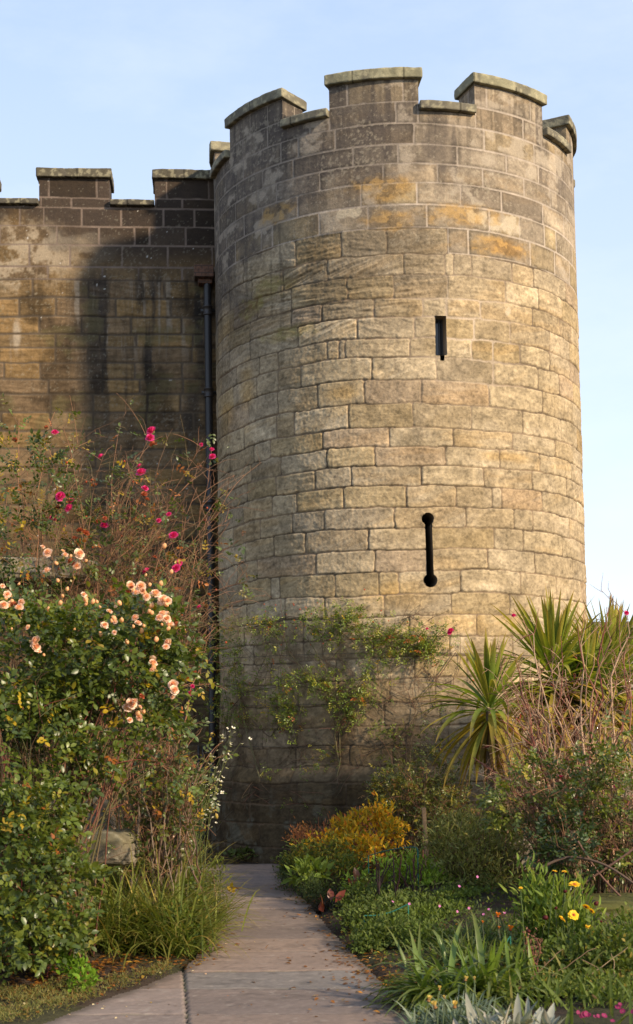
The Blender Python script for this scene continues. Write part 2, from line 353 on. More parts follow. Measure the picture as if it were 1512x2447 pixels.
# the far half, coarser
ub = np.linspace(math.radians(101) * TR, math.radians(259) * TR, 160); vb = np.linspace(-.25, ZSB, 220)
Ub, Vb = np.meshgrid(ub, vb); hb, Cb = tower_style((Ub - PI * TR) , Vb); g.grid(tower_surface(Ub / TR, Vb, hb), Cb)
# jambs of the two openings
def tunnel(pts, depth, col):
    pts = np.array(pts); n = len(pts); rows = []
    for k, dd in enumerate((0.0, -.02, -.1, -depth)):
        ths = pts[:, 0] / TR; rows.append(np.stack([TX + (TR + dd) * np.sin(ths), TY - (TR + dd) * np.cos(ths), pts[:, 1]], -1))
    Pn = np.array(rows); Pn[1] = Pn[1]; g.grid(np.concatenate([Pn, Pn[:, :1]], 1), col)
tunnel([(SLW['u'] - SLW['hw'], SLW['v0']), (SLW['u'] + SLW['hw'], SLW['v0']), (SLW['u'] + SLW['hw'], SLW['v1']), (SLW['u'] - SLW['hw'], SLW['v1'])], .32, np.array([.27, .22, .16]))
kp = []
for k in range(17):
    a = math.radians(-60 + 300 * k / 16); kp.append((KEY['u'] - .008 + KEY['ra'] * math.cos(a), KEY['za'] + KEY['ra'] * math.sin(a)))
for k in range(17):
    a = math.radians(120 + 300 * k / 16); kp.append((KEY['u'] + .008 + KEY['rb'] * math.cos(a), KEY['zb'] + KEY['rb'] * math.sin(a)))
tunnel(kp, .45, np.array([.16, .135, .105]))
# inner drum, roof walk
ths = np.linspace(0, 2 * PI, 97)
ri = TR - .42
zz = np.array([8.3, ZSB]); T2, Z2 = np.meshgrid(ths, zz); g.grid(np.stack([TX + ri * np.sin(T2), TY - ri * np.cos(T2), Z2], -1), np.array([.16, .14, .12]), flip=True)
rw = np.array([.01, ri]); T2, R2 = np.meshgrid(ths, rw); g.grid(np.stack([TX + R2 * np.sin(T2), TY - R2 * np.cos(T2), 0 * T2 + 8.3], -1), np.array([.16, .15, .14]))
rw = np.array([ri, TR - .005]); T2, R2 = np.meshgrid(ths, rw); g.grid(np.stack([TX + R2 * np.sin(T2), TY - R2 * np.cos(T2), 0 * T2 + ZSB], -1), np.array([.2, .18, .15]))
# closed boxes behind the openings, coloured near black as the unlit interior
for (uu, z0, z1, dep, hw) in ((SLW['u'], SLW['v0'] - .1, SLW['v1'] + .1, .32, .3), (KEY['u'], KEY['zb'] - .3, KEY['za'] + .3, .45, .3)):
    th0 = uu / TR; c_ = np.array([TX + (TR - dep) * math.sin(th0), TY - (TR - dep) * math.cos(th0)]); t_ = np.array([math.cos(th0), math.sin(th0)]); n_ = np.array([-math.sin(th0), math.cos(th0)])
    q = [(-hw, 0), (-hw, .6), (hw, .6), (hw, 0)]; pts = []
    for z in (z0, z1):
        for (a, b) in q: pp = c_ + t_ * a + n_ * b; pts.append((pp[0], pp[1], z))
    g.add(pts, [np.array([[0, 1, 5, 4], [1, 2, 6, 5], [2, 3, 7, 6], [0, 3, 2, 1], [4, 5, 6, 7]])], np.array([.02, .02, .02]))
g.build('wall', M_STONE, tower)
def rbox(g, mapf, lo, hi, bev, div, colf, disp=0.0, seed=0):
    """a box in (a,b,c) with worn edges, mapped into the world"""
    lo = np.array(lo, float); hi = np.array(hi, float)
    ax = []
    for k in range(3):
        n = div[k]; t = np.linspace(lo[k], hi[k], n + 1)
        t = np.unique(np.concatenate([t, [lo[k] + bev * .4, lo[k] + bev, hi[k] - bev, hi[k] - bev * .4]])); ax.append(t)
    for k in range(3):
        i, j = [(1, 2), (2, 0), (0, 1)][k]
        for s_ in (0, 1):
            A, B = np.meshgrid(ax[i], ax[j]); Q = np.zeros(A.shape + (3,)); Q[..., i] = A; Q[..., j] = B; Q[..., k] = (lo, hi)[s_][k]
            q = np.clip(Q, lo + bev, hi - bev); dd = Q - q; ln = np.linalg.norm(dd, axis=-1, keepdims=True) + 1e-9
            nrm = dd / ln; Q2 = q + nrm * bev
            if disp:
                f = (fbm(Q[..., 0] * 5 + Q[..., 1] * 3.3, Q[..., 2] * 5 + Q[..., 1] * 2.1, 4, seed) - .5) * 2 + .5 * (fbm(Q[..., 0] * 22 + Q[..., 1] * 19, Q[..., 2] * 22 + Q[..., 1] * 14, 2, seed + 1) - .5)
                Q2 = Q2 + nrm * (f * disp)[..., None]
            g.grid(mapf(Q2), colf(Q2, nrm), flip=not s_)
def coping_col(base, seed):
    def f(Q, n):
        a, b, c = Q[..., 0], Q[..., 1], Q[..., 2]
        n1 = fbm(a * 3 + b, c * 5 + b, 4, seed); n2 = fbm(a * 18 + b * 9, c * 18 + b * 7, 3, seed + 3)
        col = np.array(base) * (1 + .8 * (n1 - .5) + .6 * (n2 - .5))[..., None]
        drip = sst(.5, .66, fbm(a * 5, c * .6, 3, seed + 5)); col = mix(col, np.array([.10, .09, .072]), drip * .6)
        li = sst(.57, .64, n2); col = mix(col, np.array([.40, .36, .23]), li * .5)
        jt = np.abs(((a + seed * .37 + .01 * n1) % .62) - .31) < .008
        col = mix(col, col * .30, jt * 1.0)
        return np.clip(col, .01, .8)
    return f
def drum_map(Q): return np.stack([TX + Q[..., 1] * np.sin(Q[..., 0] / TR), TY - Q[..., 1] * np.cos(Q[..., 0] / TR), Q[..., 2]], -1)
MER = [(-62, -36.6), (-21.2, 4.4), (21.1, 47.4), (64.6, 90.5), (107, 133), (150, 176), (192, 218), (235, 260.5), (-105, -79.8 )]
for k, (a0, a1) in enumerate(MER):
    u0, u1 = math.radians(a0) * TR, math.radians(a1) * TR
    gm = GM(); zt = 9.515
    uu = np.arange(u0, u1 + .006, (u1 - u0) / round((u1 - u0) / .0125)); vv = np.arange(ZSB, zt + .004, (zt - ZSB) / 32)
    A, B = np.meshgrid(uu, vv); hh, cc = tower_style(A, B)
    edge = sst(0, .02, np.minimum(A - u0, u1 - A)); hh = hh * edge
    gm.grid(np.stack([TX + (TR + hh) * np.sin(A / TR), TY - (TR + hh) * np.cos(A / TR), B], -1), cc)
    gm.grid(np.stack([TX + ri * np.sin(A / TR), TY - ri * np.cos(A / TR), B], -1), cc, flip=True)
    rr_ = np.linspace(TR, ri, 34)
    for s_, ue in ((0, u0), (1, u1)):
        R_, B2 = np.meshgrid(rr_, vv); _, c2 = tower_style(R_ * 0 + ue + (TR - R_) * (1 if s_ == 0 else -1), B2)
        c2 = c2 * .95
        hb_ = (fbm(R_ * 12, B2 * 12, 3, 5) - .5) * .008 * sst(0, .03, np.minimum(TR - R_, R_ - ri))
        gm.grid(np.stack([TX + R_ * np.sin(ue / TR) + hb_ * math.cos(ue / TR), TY - R_ * np.cos(ue / TR) + hb_ * math.sin(ue / TR), B2], -1), c2, flip=(s_ == 0))
    mo_ = gm.build('merlon', M_STONE, tower)
    gm = GM(); base = [.27, .25, .16] if k in (1, 2) else [.20, .18, .125]
    rbox(gm, drum_map, (u0 - .045, ri - .06, 9.502 if k != 1 else 9.497), (u1 + .045, TR + .06, 9.632), .018, (70, 18, 8), coping_col(base, 40 + k), .011, 60 + k)
    gm.build('coping', M_STONE, mo_)
    b0 = math.radians(a1) * TR; nx_ = MER[k + 1][0] if k < 7 else (MER[8][0] + 360 if k == 7 else -62)
    b1 = math.radians(nx_) * TR
    gm = GM(); rbox(gm, drum_map, (b0 + .004, ri - .03, ZSB + .003), (b1 - .004, TR + .075, 9.215), .02, (36, 18, 5), coping_col([.19, .17, .12], 70 + k), .006, 80 + k)
    gm.build('sill_slab', M_STONE, tower)
# glazed light in the upper slit
th0 = SLW['u'] / TR; bx = np.array([math.cos(th0), math.sin(th0), 0]); nx = np.array([math.sin(th0), -math.cos(th0), 0]); pc = np.array([TX, TY, 0]) + nx * (TR - .17)
def flat(g, c, ax, ay, az, hx, hy, hz, col):
    c = np.array(c, float); vs = []
    for i in (-1, 1):
        for j in (-1, 1):
            for k in (-1, 1): vs.append(c + np.array(ax) * hx * i + np.array(ay) * hy * j + np.array(az) * hz * k)
    g.add(vs, [np.array([[0, 1, 3, 2], [4, 6, 7, 5], [0, 4, 5, 1], [2, 3, 7, 6], [0, 2, 6, 4], [1, 5, 7, 3]])], np.array(col, float))
zm = (SLW['v0'] + SLW['v1']) / 2; Zv = np.array([0, 0, 1.])
gw = GM(); 
for s_ in (-1, 1): flat(gw, pc + bx * s_ * .060 + Zv * zm, bx, nx, Zv, .009, .015, .24, [.03, .03, .03])
flat(gw, pc + bx * .018 + Zv * zm, bx, nx, Zv, .006, .018, .24, [.03, .03, .03])
for z in (SLW['v0'] + .01, SLW['v1'] - .01): flat(gw, pc + Zv * z, bx, nx, Zv, .069, .014, .011, [.03, .03, .03])
fr = gw.build('window_frame', M_IRON, tower, smooth=False)
gw = GM(); flat(gw, pc + Zv * zm, bx, nx, Zv, .058, .003, .23, [.3, .3, .3]); gw.build('pane', M_GLASS, fr, smooth=False)
# ================================================================== CURTAIN WALL
WY0, WM = 19.465, .078                      # wall plane: Y = WY0 + WM * X
WN = np.array([WM, -1, 0]); WN = WN / np.linalg.norm(WN); WT = np.array([-WN[1], WN[0], 0])
def wpos(U, V, h): return np.stack([U * WT[0] + WN[0] * h, WY0 + U * WT[1] + WN[1] * h, V], -1)
def wall_u(px, py=1000):
    d = ray(px, py); t = WY0 / (d[1] - WM * d[0]); return d[0] * t / WT[0], EYEn[2] + d[2] * t
wall = empty('castle_wall', (-2.6, 19.26, 0), 'dark stained sandstone wall with square battlements left of the tower', 'wall')
Wy = [497, 541, 586, 638, 669, 713, 757, 798, 830, 866, 905, 941, 985, 1030, 1073, 1118, 1160, 1205, 1250, 1292, 1336, 1380, 1425, 1468, 1512, 1556, 1600, 1645, 1690, 1735, 1780, 1825, 1870, 1915, 1960, 2005, 2050]
W_V = [9.75, 9.43, 9.12] + [wall_u(250, y)[1] for y in Wy] + [-.35]; W_V = sorted(W_V)
WJ = {0: [47, 105, 196, 290, 391, 465], 1: [0, 136, 237, 322, 357, 444], 2: [-20, 166, 291, 400], 3: [114, 244, 330, 434], 4: [76, 211, 341, 392], 5: [45, 132, 275, 407], 6: [93, 194, 432]}
W_J = []
for k in range(len(W_V) - 1):
    zi = len(W_V) - 2 - k - 3
    kn = [wall_u(x, 600)[0] for x in WJ.get(zi, [])]
    if zi == -1: kn = [wall_u(x, 480)[0] for x in (98, 171, 262, 312, 370, 435)]
    if zi == -2: kn = [wall_u(x, 450)[0] for x in (117, 231, 398)]
    W_J.append(fill_joints(kn, -14.0, 6.0, .45, .85, rr))
def wall_style(U, V):
    d0, sid, lu, lv, c = stone_eval(U, V, W_V, W_J, 3, .006, .004, .015)
    d1, sid1, *_ = stone_eval(U, V, W_V, W_J, 3, .015, .010, .03)
    ash = V > wall_u(250, 669)[1] + 0 * U
    d = np.where(ash, d0, d1); sid = np.where(ash, sid, sid1); r1, r2, r3, r4 = [hsh(sid, k) for k in (1, 2, 3, 4)]
    jw = np.where(ash, .009, .004 + .006 * r4); bev = np.where(ash, .005, .016); s = sst(jw, jw + bev, d)
    a = (r3 - .5) * .4; bu = U * np.cos(a) + V * np.sin(a); bv = -U * np.sin(a) + V * np.cos(a)
    bed = fbm(bu * 2 + r1 * 50, bv * 30 + r2 * 40, 3, 131) - .5; pit = fbm(U * 35, V * 35, 3, 141) - .5
    h = -np.where(ash, .004, .009) * (1 - s) + s * (np.where(ash, .003, .012) * (r1 - .5) + np.where(ash, .003, .018) * bed + .004 * pit)
    n1 = fbm(U * .9, V * .9, 4, 151); n2 = fbm(U * 7, V * 7, 4, 152); n3 = fbm(U * 28, V * 28, 3, 153)
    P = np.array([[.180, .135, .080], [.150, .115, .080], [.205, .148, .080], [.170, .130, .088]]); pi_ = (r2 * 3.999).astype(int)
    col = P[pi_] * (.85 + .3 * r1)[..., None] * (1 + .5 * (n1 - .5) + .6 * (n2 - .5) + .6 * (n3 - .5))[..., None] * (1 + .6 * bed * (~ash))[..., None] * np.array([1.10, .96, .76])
    zt = wall_u(250, 660)[1]
    # black crust under the battlements, thinning to a pale patch at the far left
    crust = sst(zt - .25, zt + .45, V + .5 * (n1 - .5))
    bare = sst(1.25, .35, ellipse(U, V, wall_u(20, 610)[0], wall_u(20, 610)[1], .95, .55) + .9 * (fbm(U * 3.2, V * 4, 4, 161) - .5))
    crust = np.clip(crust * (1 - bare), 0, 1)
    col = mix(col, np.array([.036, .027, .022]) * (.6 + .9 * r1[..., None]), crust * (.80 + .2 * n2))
    col = mix(col, np.array([.36, .29, .20]), bare * sst(.35, .6, n2 + .3 * (n3 - .5)) * .85)
    pat = sst(.52, .64, fbm(U * 2.2, V * 2.6, 4, 163)) * sst(wall_u(330, 600)[0], wall_u(120, 600)[0], U) * sst(zt + .05, zt + .3, V) * sst(9.05, 8.5, V)
    col = mix(col, np.array([.24, .20, .15]), pat * .6)
    # run-off streaks
    st = sst(.43, .56, fbm(U * 5.2 + .3 * n2, V * .30 + 3, 5, 165)) * sst(wall_u(130, 700)[0], wall_u(260, 700)[0], U + .25 * (n1 - .5)) * sst(zt + .2, zt - .1, V) * sst(wall_u(300, 1150)[1], wall_u(300, 850)[1], V)
    col = mix(col, np.array([.040, .034, .030]), st * .8 * (.5 + n2))
    s2 = sst(.56, .62, fbm(U * 21 + .6 * n2, V * .33 + 3, 4, 166)) * sst(zt + .3, zt, V) * sst(wall_u(300, 1250)[1], wall_u(300, 800)[1], V) ; col = mix(col, col * .45, s2 * .3)
    ps = sst(.60, .70, fbm(U * 12 + .4 * n2, V * .6 + 8, 4, 167)) * sst(.4, .6, n1) * sst(zt + .05, zt - .1, V) * sst(wall_u(300, 930)[1], wall_u(300, 790)[1], V); col = mix(col, np.array([.30, .25, .19]), ps * .65)
    u_, v_ = wall_u(40, 800); w1 = sst(1.1, .3, ellipse(U, V, u_, v_, .07, .30) + .5 * (n2 - .5)); col = mix(col, np.array([.42, .35, .26]), w1 * .7)
    dk = sst(1.3, .3, ellipse(U, V, wall_u(455, 1000)[0], wall_u(455, 1000)[1], .18, .55) + .8 * (n2 - .5)); col = mix(col, np.array([.035, .03, .026]), dk * .75)
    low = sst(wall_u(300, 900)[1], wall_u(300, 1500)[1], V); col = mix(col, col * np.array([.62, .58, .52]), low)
    mot = sst(.48, .64, fbm(U * 2.3, V * 1.7, 5, 169)) * (~ash); col = mix(col, col * .50, mot)
    spk = sst(.74, .80, fbm(U * 40, V * 40, 2, 171) + .3 * (fbm(U * 1.5, V * 1.5, 2, 172) - .5)); col = mix(col, np.array([.30, .27, .20]), spk * .3)
    wh = sst(.915, .93, fbm(U * 17, V * 17, 2, 173) + .18 * (fbm(U * 1.5, V * 1.5, 2, 174) - .5)); col = mix(col, np.array([.55, .53, .48]), wh * .9)
    moss = sst(.56, .68, fbm(U * 2.6, V * 3.2, 4, 175)) * (~ash); col = mix(col, np.array([.125, .105, .045]), moss * .45)
    mo = np.where(ash[..., None], np.array([.17, .128, .10]), np.array([.105, .078, .052])) * (.8 + .5 * n2)[..., None]
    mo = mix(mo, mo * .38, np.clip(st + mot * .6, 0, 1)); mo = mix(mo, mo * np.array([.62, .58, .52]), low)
    return h, np.clip(mix(mo, col, s), .004, .8)
UL, UR = -4.75, wall_u(540, 500)[0] + .25
ZWS = 9.0
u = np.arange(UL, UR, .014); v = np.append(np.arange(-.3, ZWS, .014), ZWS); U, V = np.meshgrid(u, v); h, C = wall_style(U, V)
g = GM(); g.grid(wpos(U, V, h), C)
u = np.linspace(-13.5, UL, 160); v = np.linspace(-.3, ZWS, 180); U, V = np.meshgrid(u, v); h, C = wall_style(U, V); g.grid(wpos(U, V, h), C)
u = np.linspace(-13.5, UR, 40)
U, D = np.meshgrid(u, np.array([0, -.5])); g.grid(wpos(U, U * 0 + ZWS, D), np.array([.12, .1, .09]))
U, V = np.meshgrid(u, np.array([-.3, ZWS])); g.grid(wpos(U, V, U * 0 - .5), np.array([.12, .1, .09]), flip=True)
g.build('wall_face', M_STONE, wall)
def wmap(Q): return wpos(Q[..., 0], Q[..., 2], Q[..., 1])
um = [(wall_u(93, 450)[0], wall_u(261, 450)[0]), (wall_u(369, 450)[0], wall_u(536, 450)[0])]
per = um[1][0] - um[0][0]; wd = um[0][1] - um[0][0]
allm = [(um[0][0] - k * per, um[0][0] - k * per + wd) for k in range(7, 0, -1)] + um
allm[-3] = (allm[-3][0], wall_u(-16, 450)[0])
ZCB, ZCT = wall_u(250, 427)[1] , 9.53
for k, (u0, u1) in enumerate(allm):
    if u0 < -13.4: continue
    gm = GM(); uu = np.linspace(u0, u1, int((u1 - u0) / .014) + 1); vv = np.linspace(ZWS, ZCB + .01, 32)
    A, B = np.meshgrid(uu, vv); hh, cc = wall_style(A, B); hh = hh * sst(0, .02, np.minimum(A - u0, u1 - A)); gm.grid(wpos(A, B, hh), cc); gm.grid(wpos(A, B, A * 0 - .5), cc, flip=True)
    dd = np.linspace(0, -.5, 34)
    for s_, ue in ((0, u0), (1, u1)):
        D_, B2 = np.meshgrid(dd, vv); _, c2 = wall_style(ue + D_, B2); gm.grid(wpos(D_ * 0 + ue, B2, D_), c2, flip=(s_ == 0))
    mo_ = gm.build('merlon', M_STONE, wall)
    gm = GM(); rbox(gm, wmap, (u0 - .035, -.56, ZCB), (u1 + .035, .06, ZCT), .016, (70, 20, 8), coping_col([.105, .092, .062], 140 + k), .010, 160 + k); gm.build('coping', M_STONE, mo_)
    if k < len(allm) - 1:
        b0, b1 = u1, allm[k + 1][0]
        gm = GM(); rbox(gm, wmap, (b0 + .003, -.54, ZWS + .003), (b1 - .003, .075, 9.085), .018, (40, 20, 5), coping_col([.085, .075, .055], 180 + k), .008, 190 + k); gm.build('sill_slab', M_STONE, wall)
# ================================================================== DRAINPIPE
def tube_arr(paths, rad, sides=6):
    """paths (n,m,3), rad (n,m) -> V, F for smooth tapering tubes"""
    paths = np.asarray(paths, float); n, m, _ = paths.shape; T = np.gradient(paths, axis=1); T /= (np.linalg.norm(T, axis=-1, keepdims=True) + 1e-9)
    up = np.where(np.abs(T[..., 2:3]) > .9, np.array([1., 0, 0]), np.array([0, 0, 1.])); A = np.cross(T, up); A /= (np.linalg.norm(A, axis=-1, keepdims=True) + 1e-9); B = np.cross(T, A)
    an = np.arange(sides) * 2 * PI / sides
    V = paths[:, :, None] + rad[..., None, None] * (A[:, :, None] * np.cos(an)[:, None] + B[:, :, None] * np.sin(an)[:, None])
    idx = np.arange(n * m * sides).reshape(n, m, sides); r_ = np.roll(idx, -1, 2)
    F = np.stack([idx[:, :-1], r_[:, :-1], r_[:, 1:], idx[:, 1:]], -1).reshape(-1, 4)
    return V.reshape(-1, 3), F
def tubes(g, paths, rad, col, sides=5):
    V, F = tube_arr(paths, np.asarray(rad, float), sides); C = np.asarray(col, float)
    if C.ndim == 2: C = np.repeat(C, len(V) // len(C), 0)
    g.add(V, F, C)
pu = wall_u(500, 1000)[0] - .005; pr = .052
pb = wpos(np.array(pu), np.array(0.0), np.array(.11))
pipe = empty('drainpipe', pb, 'black iron drainpipe with collars down the corner of wall and tower', 'drainpipe')
ztop = wall_u(490, 672)[1]
def lathe(g, c, prof, col, sides=20):
    an = np.linspace(0, 2 * PI, sides + 1); P = np.array([[(c[0] + r * math.cos(a), c[1] + r * math.sin(a), z) for a in an] for (r, z) in prof]); g.grid(P, np.array(col, float))
zs = [ztop, wall_u(495, 750)[1], wall_u(495, 945)[1], wall_u(495, 1215)[1], wall_u(500, 1500)[1], wall_u(500, 1790)[1], .35]
for k in range(6):
    gp = GM(); lathe(gp, pb, [(pr, zs[k]), (pr, zs[k + 1])], [.022, .021, .022], 20)
    sh = gp.build('pipe_section', M_IRON, pipe)
    if k < 5:
        z = zs[k + 1]; gp = GM(); lathe(gp, pb, [(pr, z - .06), (pr + .016, z - .055), (pr + .016, z - .04), (pr + .009, z - .035), (pr + .009, z + .05), (pr + .017, z + .055), (pr + .017, z + .075), (pr, z + .08)], [.035, .028, .024], 20)
        flat(gp, pb + np.array([0, .03, z + .02]), (1, 0, 0), (0, 1, 0), (0, 0, 1), .10, .012, .022, [.03, .028, .026])
        gp.build('collar', M_IRON, pipe)
gp = GM()
for sx, dy in ((-.34, -.75), (.28, -.5)):
    t = np.linspace(0, 1, 7)[:, None]; a = pb + np.array([0, 0, .42]); b = pb + np.array([sx * .15, dy * .2, .25]); c = pb + np.array([sx, dy, .05])
    tubes(gp, [(1 - t) ** 2 * a + 2 * t * (1 - t) * b + t * t * c], [[.04] * 7], [.02, .02, .022], 12)
gp.build('outlet_shoe', M_IRON, pipe)
# second, thinner pipes close to the ground
gp = GM(); 
for dx in (-.14, -.2): tubes(gp, [[pb + np.array([dx, .03, z]) for z in np.linspace(.1, 1.45, 4)]], [[.016] * 4], [.03, .03, .032], 8)
gp.build('side_pipe', M_IRON, pipe)
# corbelled outlet head
hu0, hu1 = wall_u(464, 660)[0], wall_u(510, 660)[0]; hz1, hz0 = wall_u(490, 645)[1], wall_u(490, 674)[1]
def hop_col(Q, n):
    n2 = fbm(Q[..., 0] * 30, Q[..., 2] * 30, 3, 300); row = ((Q[..., 2] - hz0) / .05) % 1; off = np.floor((Q[..., 2] - hz0) / .05) * .04; cx = ((Q[..., 0] + off) / .085) % 1
    j = ((row < .16) | (cx < .1)) * 1.0
    return np.clip(mix(np.array([.16, .085, .055]) * (.6 + .8 * n2)[..., None], np.array([.085, .058, .045]), j), .01, .5)
g = GM(); rbox(g, wmap, (hu0, 0.012, hz0), (hu1, .24, hz1), .012, (60, 10, 30), hop_col, .006, 301)
rbox(g, wmap, (hu0 + .05, 0.012, hz0 - .07), (hu1 - .02, .17, hz0 - .002), .012, (12, 6, 6), hop_col, .004, 302)
g.build('rain_head', M_STONE, pipe)
# ================================================================== GROUND AND PATH
def WGp(px, py): p = WG(px, py, .03); return (p[0], p[1])
PATH_R = [WGp(*q) for q in [(668, 2064), (668, 2090), (690, 2120), (735, 2160), (775, 2210), (830, 2270), (900, 2340), (985, 2447)]] + [(.68, 6.6), (.9, 5.0), (1.3, 2.5), (1.6, -2)]
PATH_L = [WGp(*q) for q in [(452, 2060), (478, 2100), (492, 2150), (498, 2220), (492, 2262), (458, 2297), (437, 2316), (330, 2362), (215, 2402), (105, 2447)]] + [(-1.9, 7.2), (-2.4, 6.0), (-2.9, 4.0), (-3, -2)]
def sd_path(X, Y):
    """positive inside the path, metres"""
    pr_ = sorted([(y, x) for x, y in PATH_R]); pl_ = sorted([(y, x) for x, y in PATH_L])
    xr = np.interp(Y, [a for a, b in pr_], [b for a, b in pr_]); xl = np.interp(Y, [a for a, b in pl_], [b for a, b in pl_])
    d = np.minimum(xr - X, X - xl); return np.minimum(d, max(pr_)[0] - Y)
def ground_z(X, Y):
    X = np.asarray(X, float); Y = np.asarray(Y, float)
    d = -sd_path(X, Y)
    left = np.exp(-((X + 3.6) / 1.7) ** 2 - ((Y - 13.6) / 3.2) ** 2) * .95
    left = left * sst(0, .9, d)
    right = (.07 + .15 * sst(9, 12.5, Y)) * sst(.0, 1.2, d) * (X > -.2) * sst(18, 15, Y) + .45 * sst(2.6, 5, X) * sst(9, 13, Y)
    return np.where(d > 0, .035 * sst(0, .12, d) + left + right, 0) - .012 + .03 * (fbm(X * 2.2, Y * 2.2, 4, 401) - .5) * sst(0, .2, d)
def gz(x, y): return float(ground_z(np.array([x]), np.array([y]))[0])
g = GM()
xs = np.concatenate([[-900, -200, -60, -25], np.arange(-9, 7.01, .05), [10, 20, 50, 200, 900]]); ys = np.concatenate([[-900, -200, -50, -15, -5, 0], np.arange(4, 20.5, .05), [24, 30, 60, 200, 900]])
X, Y = np.meshgrid(xs, ys); Z = ground_z(X, Y)
n1 = fbm(X * 3, Y * 3, 4, 411); n2 = fbm(X * 22, Y * 22, 3, 412)
C = np.array([.045, .031, .021]) * (.6 + .5 * n1 + .5 * n2)[..., None]; C = mix(C, np.array([.05, .055, .02]), sst(.52, .62, fbm(X * 1.5, Y * 1.5, 3, 415)) * .6)
Z = Z + .02 * (n2 - .5) * (np.abs(X) < 9)
Z = np.where(sd_path(X, Y) > .04, -.03, Z)
g.grid(np.stack([X, Y, Z], -1), C); o = g.build('ground', M_SOIL); tag(o, 'dark soil of the planted beds', 'ground', kind='structure')
# flagstones
g = GM(); ux = np.arange(-3.2, 1.9, .014); uy = np.arange(2.0, 17.4, .014)
X, Y = np.meshgrid(ux, uy)
jy = [-3, -2.2, -1.4, -.6, .2, 1.0, 1.8, 2.6, 3.4, 4.2, 5.0, 5.8, 6.6, 7.15] + sorted([WG(700, y)[1] for y in (2439, 2376, 2334, 2286, 2254, 2222, 2181, 2142, 2103)]) + [16.4, 17.3, 18]
_a, _b = WG(437, 2316), WG(447, 2447); JK = -(_a[0] - _b[0]) / (_a[1] - _b[1]); JY0 = _b[1]; xj = _b[0]
JJ = []
for k in range(len(jy) - 1):
    JJ.append([-6, -1.75 - .3 * (k % 2), xj, 6] if jy[k] < WG(441, 2310)[1] else ([-6, 6] if jy[k] < 15 else [-6, -.92 + .25 * (k % 2), 6]))
Ys = Y + .045 * X - .03; Xs = X + JK * (Y - JY0)
d, sid, lu, lv, c = stone_eval(Xs, Ys, jy, JJ, 9, .012, .004, .01)
r1, r2, r3 = hsh(sid, 1), hsh(sid, 2), hsh(sid, 3)
s = sst(.003, .011, d); n1 = fbm(X * 1.6, Y * 1.6, 4, 421); n2 = fbm(X * 10, Y * 10, 4, 422); n3 = fbm(X * 45, Y * 45, 3, 423); bed = fbm(X * 3 + r1 * 9, Y * 14, 3, 424)
Z = .03 - .022 * (1 - s) + s * ((r1 - .5) * .006 + (lu - .5) * (r2 - .5) * .008 + .004 * (n2 - .5) + .005 * sst(.45, .55, bed) * sst(.4, .6, n1))
base = np.array([[.205, .158, .130], [.220, .168, .135], [.185, .150, .132], [.165, .150, .138]])[(r2 * 3.999).astype(int)]
C = base * np.array([1.06, 1.0, .94]) * (.82 + .30 * r1)[..., None] * (1 + .20 * (n1 - .5) + .16 * (n2 - .5) + .4 * (n3 - .5) + .12 * (bed - .5))[..., None]
C = mix(C, C * .66, sst(.62, .70, fbm(X * 9, Y * 9, 4, 427)) * .6)
C = mix(C, np.array([.27, .23, .19]), sst(.76, .80, fbm(X * 26, Y * 26, 2, 428)) * .5)
e_ = sst(.14, .0, sd_path(X, Y) + .1 * (n2 - .5)); C = mix(C, np.array([.06, .045, .03]), e_ * .7)
jc = np.array([.045, .036, .026]) * np.ones(C.shape); jc = mix(jc, np.array([.06, .07, .02]), sst(.5, .6, n2)); C = mix(jc, C, s)
sp_ = sd_path(X, Y) + .03 * (n2 - .5); kc = (sp_[:-1, :-1] > 0)
g.grid(np.stack([X, Y, Z], -1), np.clip(C, .005, .8), keep=kc)
o = g.build('path', M_FLAG); tag(o, 'worn sandstone flagstone path', 'path', kind='structure')
# ================================================================== PLANT BUILDERS
def nrm(a): return a / (np.linalg.norm(a, axis=-1, keepdims=True) + 1e-9)
def rvec(n): return nrm(rng.normal(size=(n, 3)))
LEAFT = {   # template: vertices (x across, y along, z up), faces
    'oval': (np.array([(0, 0, 0), (-.42, .33, .07), (0, .33, 0), (.42, .33, .07), (-.40, .66, .02), (0, .66, -.03), (.40, .66, .02), (0, 1, -.12)]),
             [np.array([[0, 2, 1], [0, 3, 2], [4, 5, 7], [5, 6, 7]]), np.array([[1, 2, 5, 4], [2, 3, 6, 5]])]),
    'dia': (np.array([(0, 0, 0), (-.42, .5, .08), (0, 1, -.08), (.42, .5, .08)]), [np.array([[0, 2, 1], [0, 3, 2]])]),
    'lance': (np.array([(0, 0, 0), (-.5, .3, .05), (0, .35, 0), (.5, .3, .05), (-.35, .7, 0), (0, .7, -.06), (.35, .7, 0), (0, 1, -.2)]),
             [np.array([[0, 2, 1], [0, 3, 2], [4, 5, 7], [5, 6, 7]]), np.array([[1, 2, 5, 4], [2, 3, 6, 5]])]),
}
def leaves(g, pos, ax, nr, ln, wd, col, kind='oval'):
    T, Fs = LEAFT[kind]; n = len(pos); ax = nrm(ax); sd_ = nrm(np.cross(ax, nr)); nr = np.cross(sd_, ax)
    ln = np.broadcast_to(ln, (n,)); wd = np.broadcast_to(wd, (n,))
    V = pos[:, None] + sd_[:, None] * (T[:, 0] * 1.0)[None, :, None] * wd[:, None, None] + ax[:, None] * T[:, 1][None, :, None] * ln[:, None, None] + nr[:, None] * T[:, 2][None, :, None] * ln[:, None, None]
    k = len(T); F = [(f[None] + (np.arange(n) * k)[:, None, None]).reshape(-1, f.shape[1]) for f in Fs]
    g.add(V.reshape(-1, 3), F, np.repeat(col, k, 0))
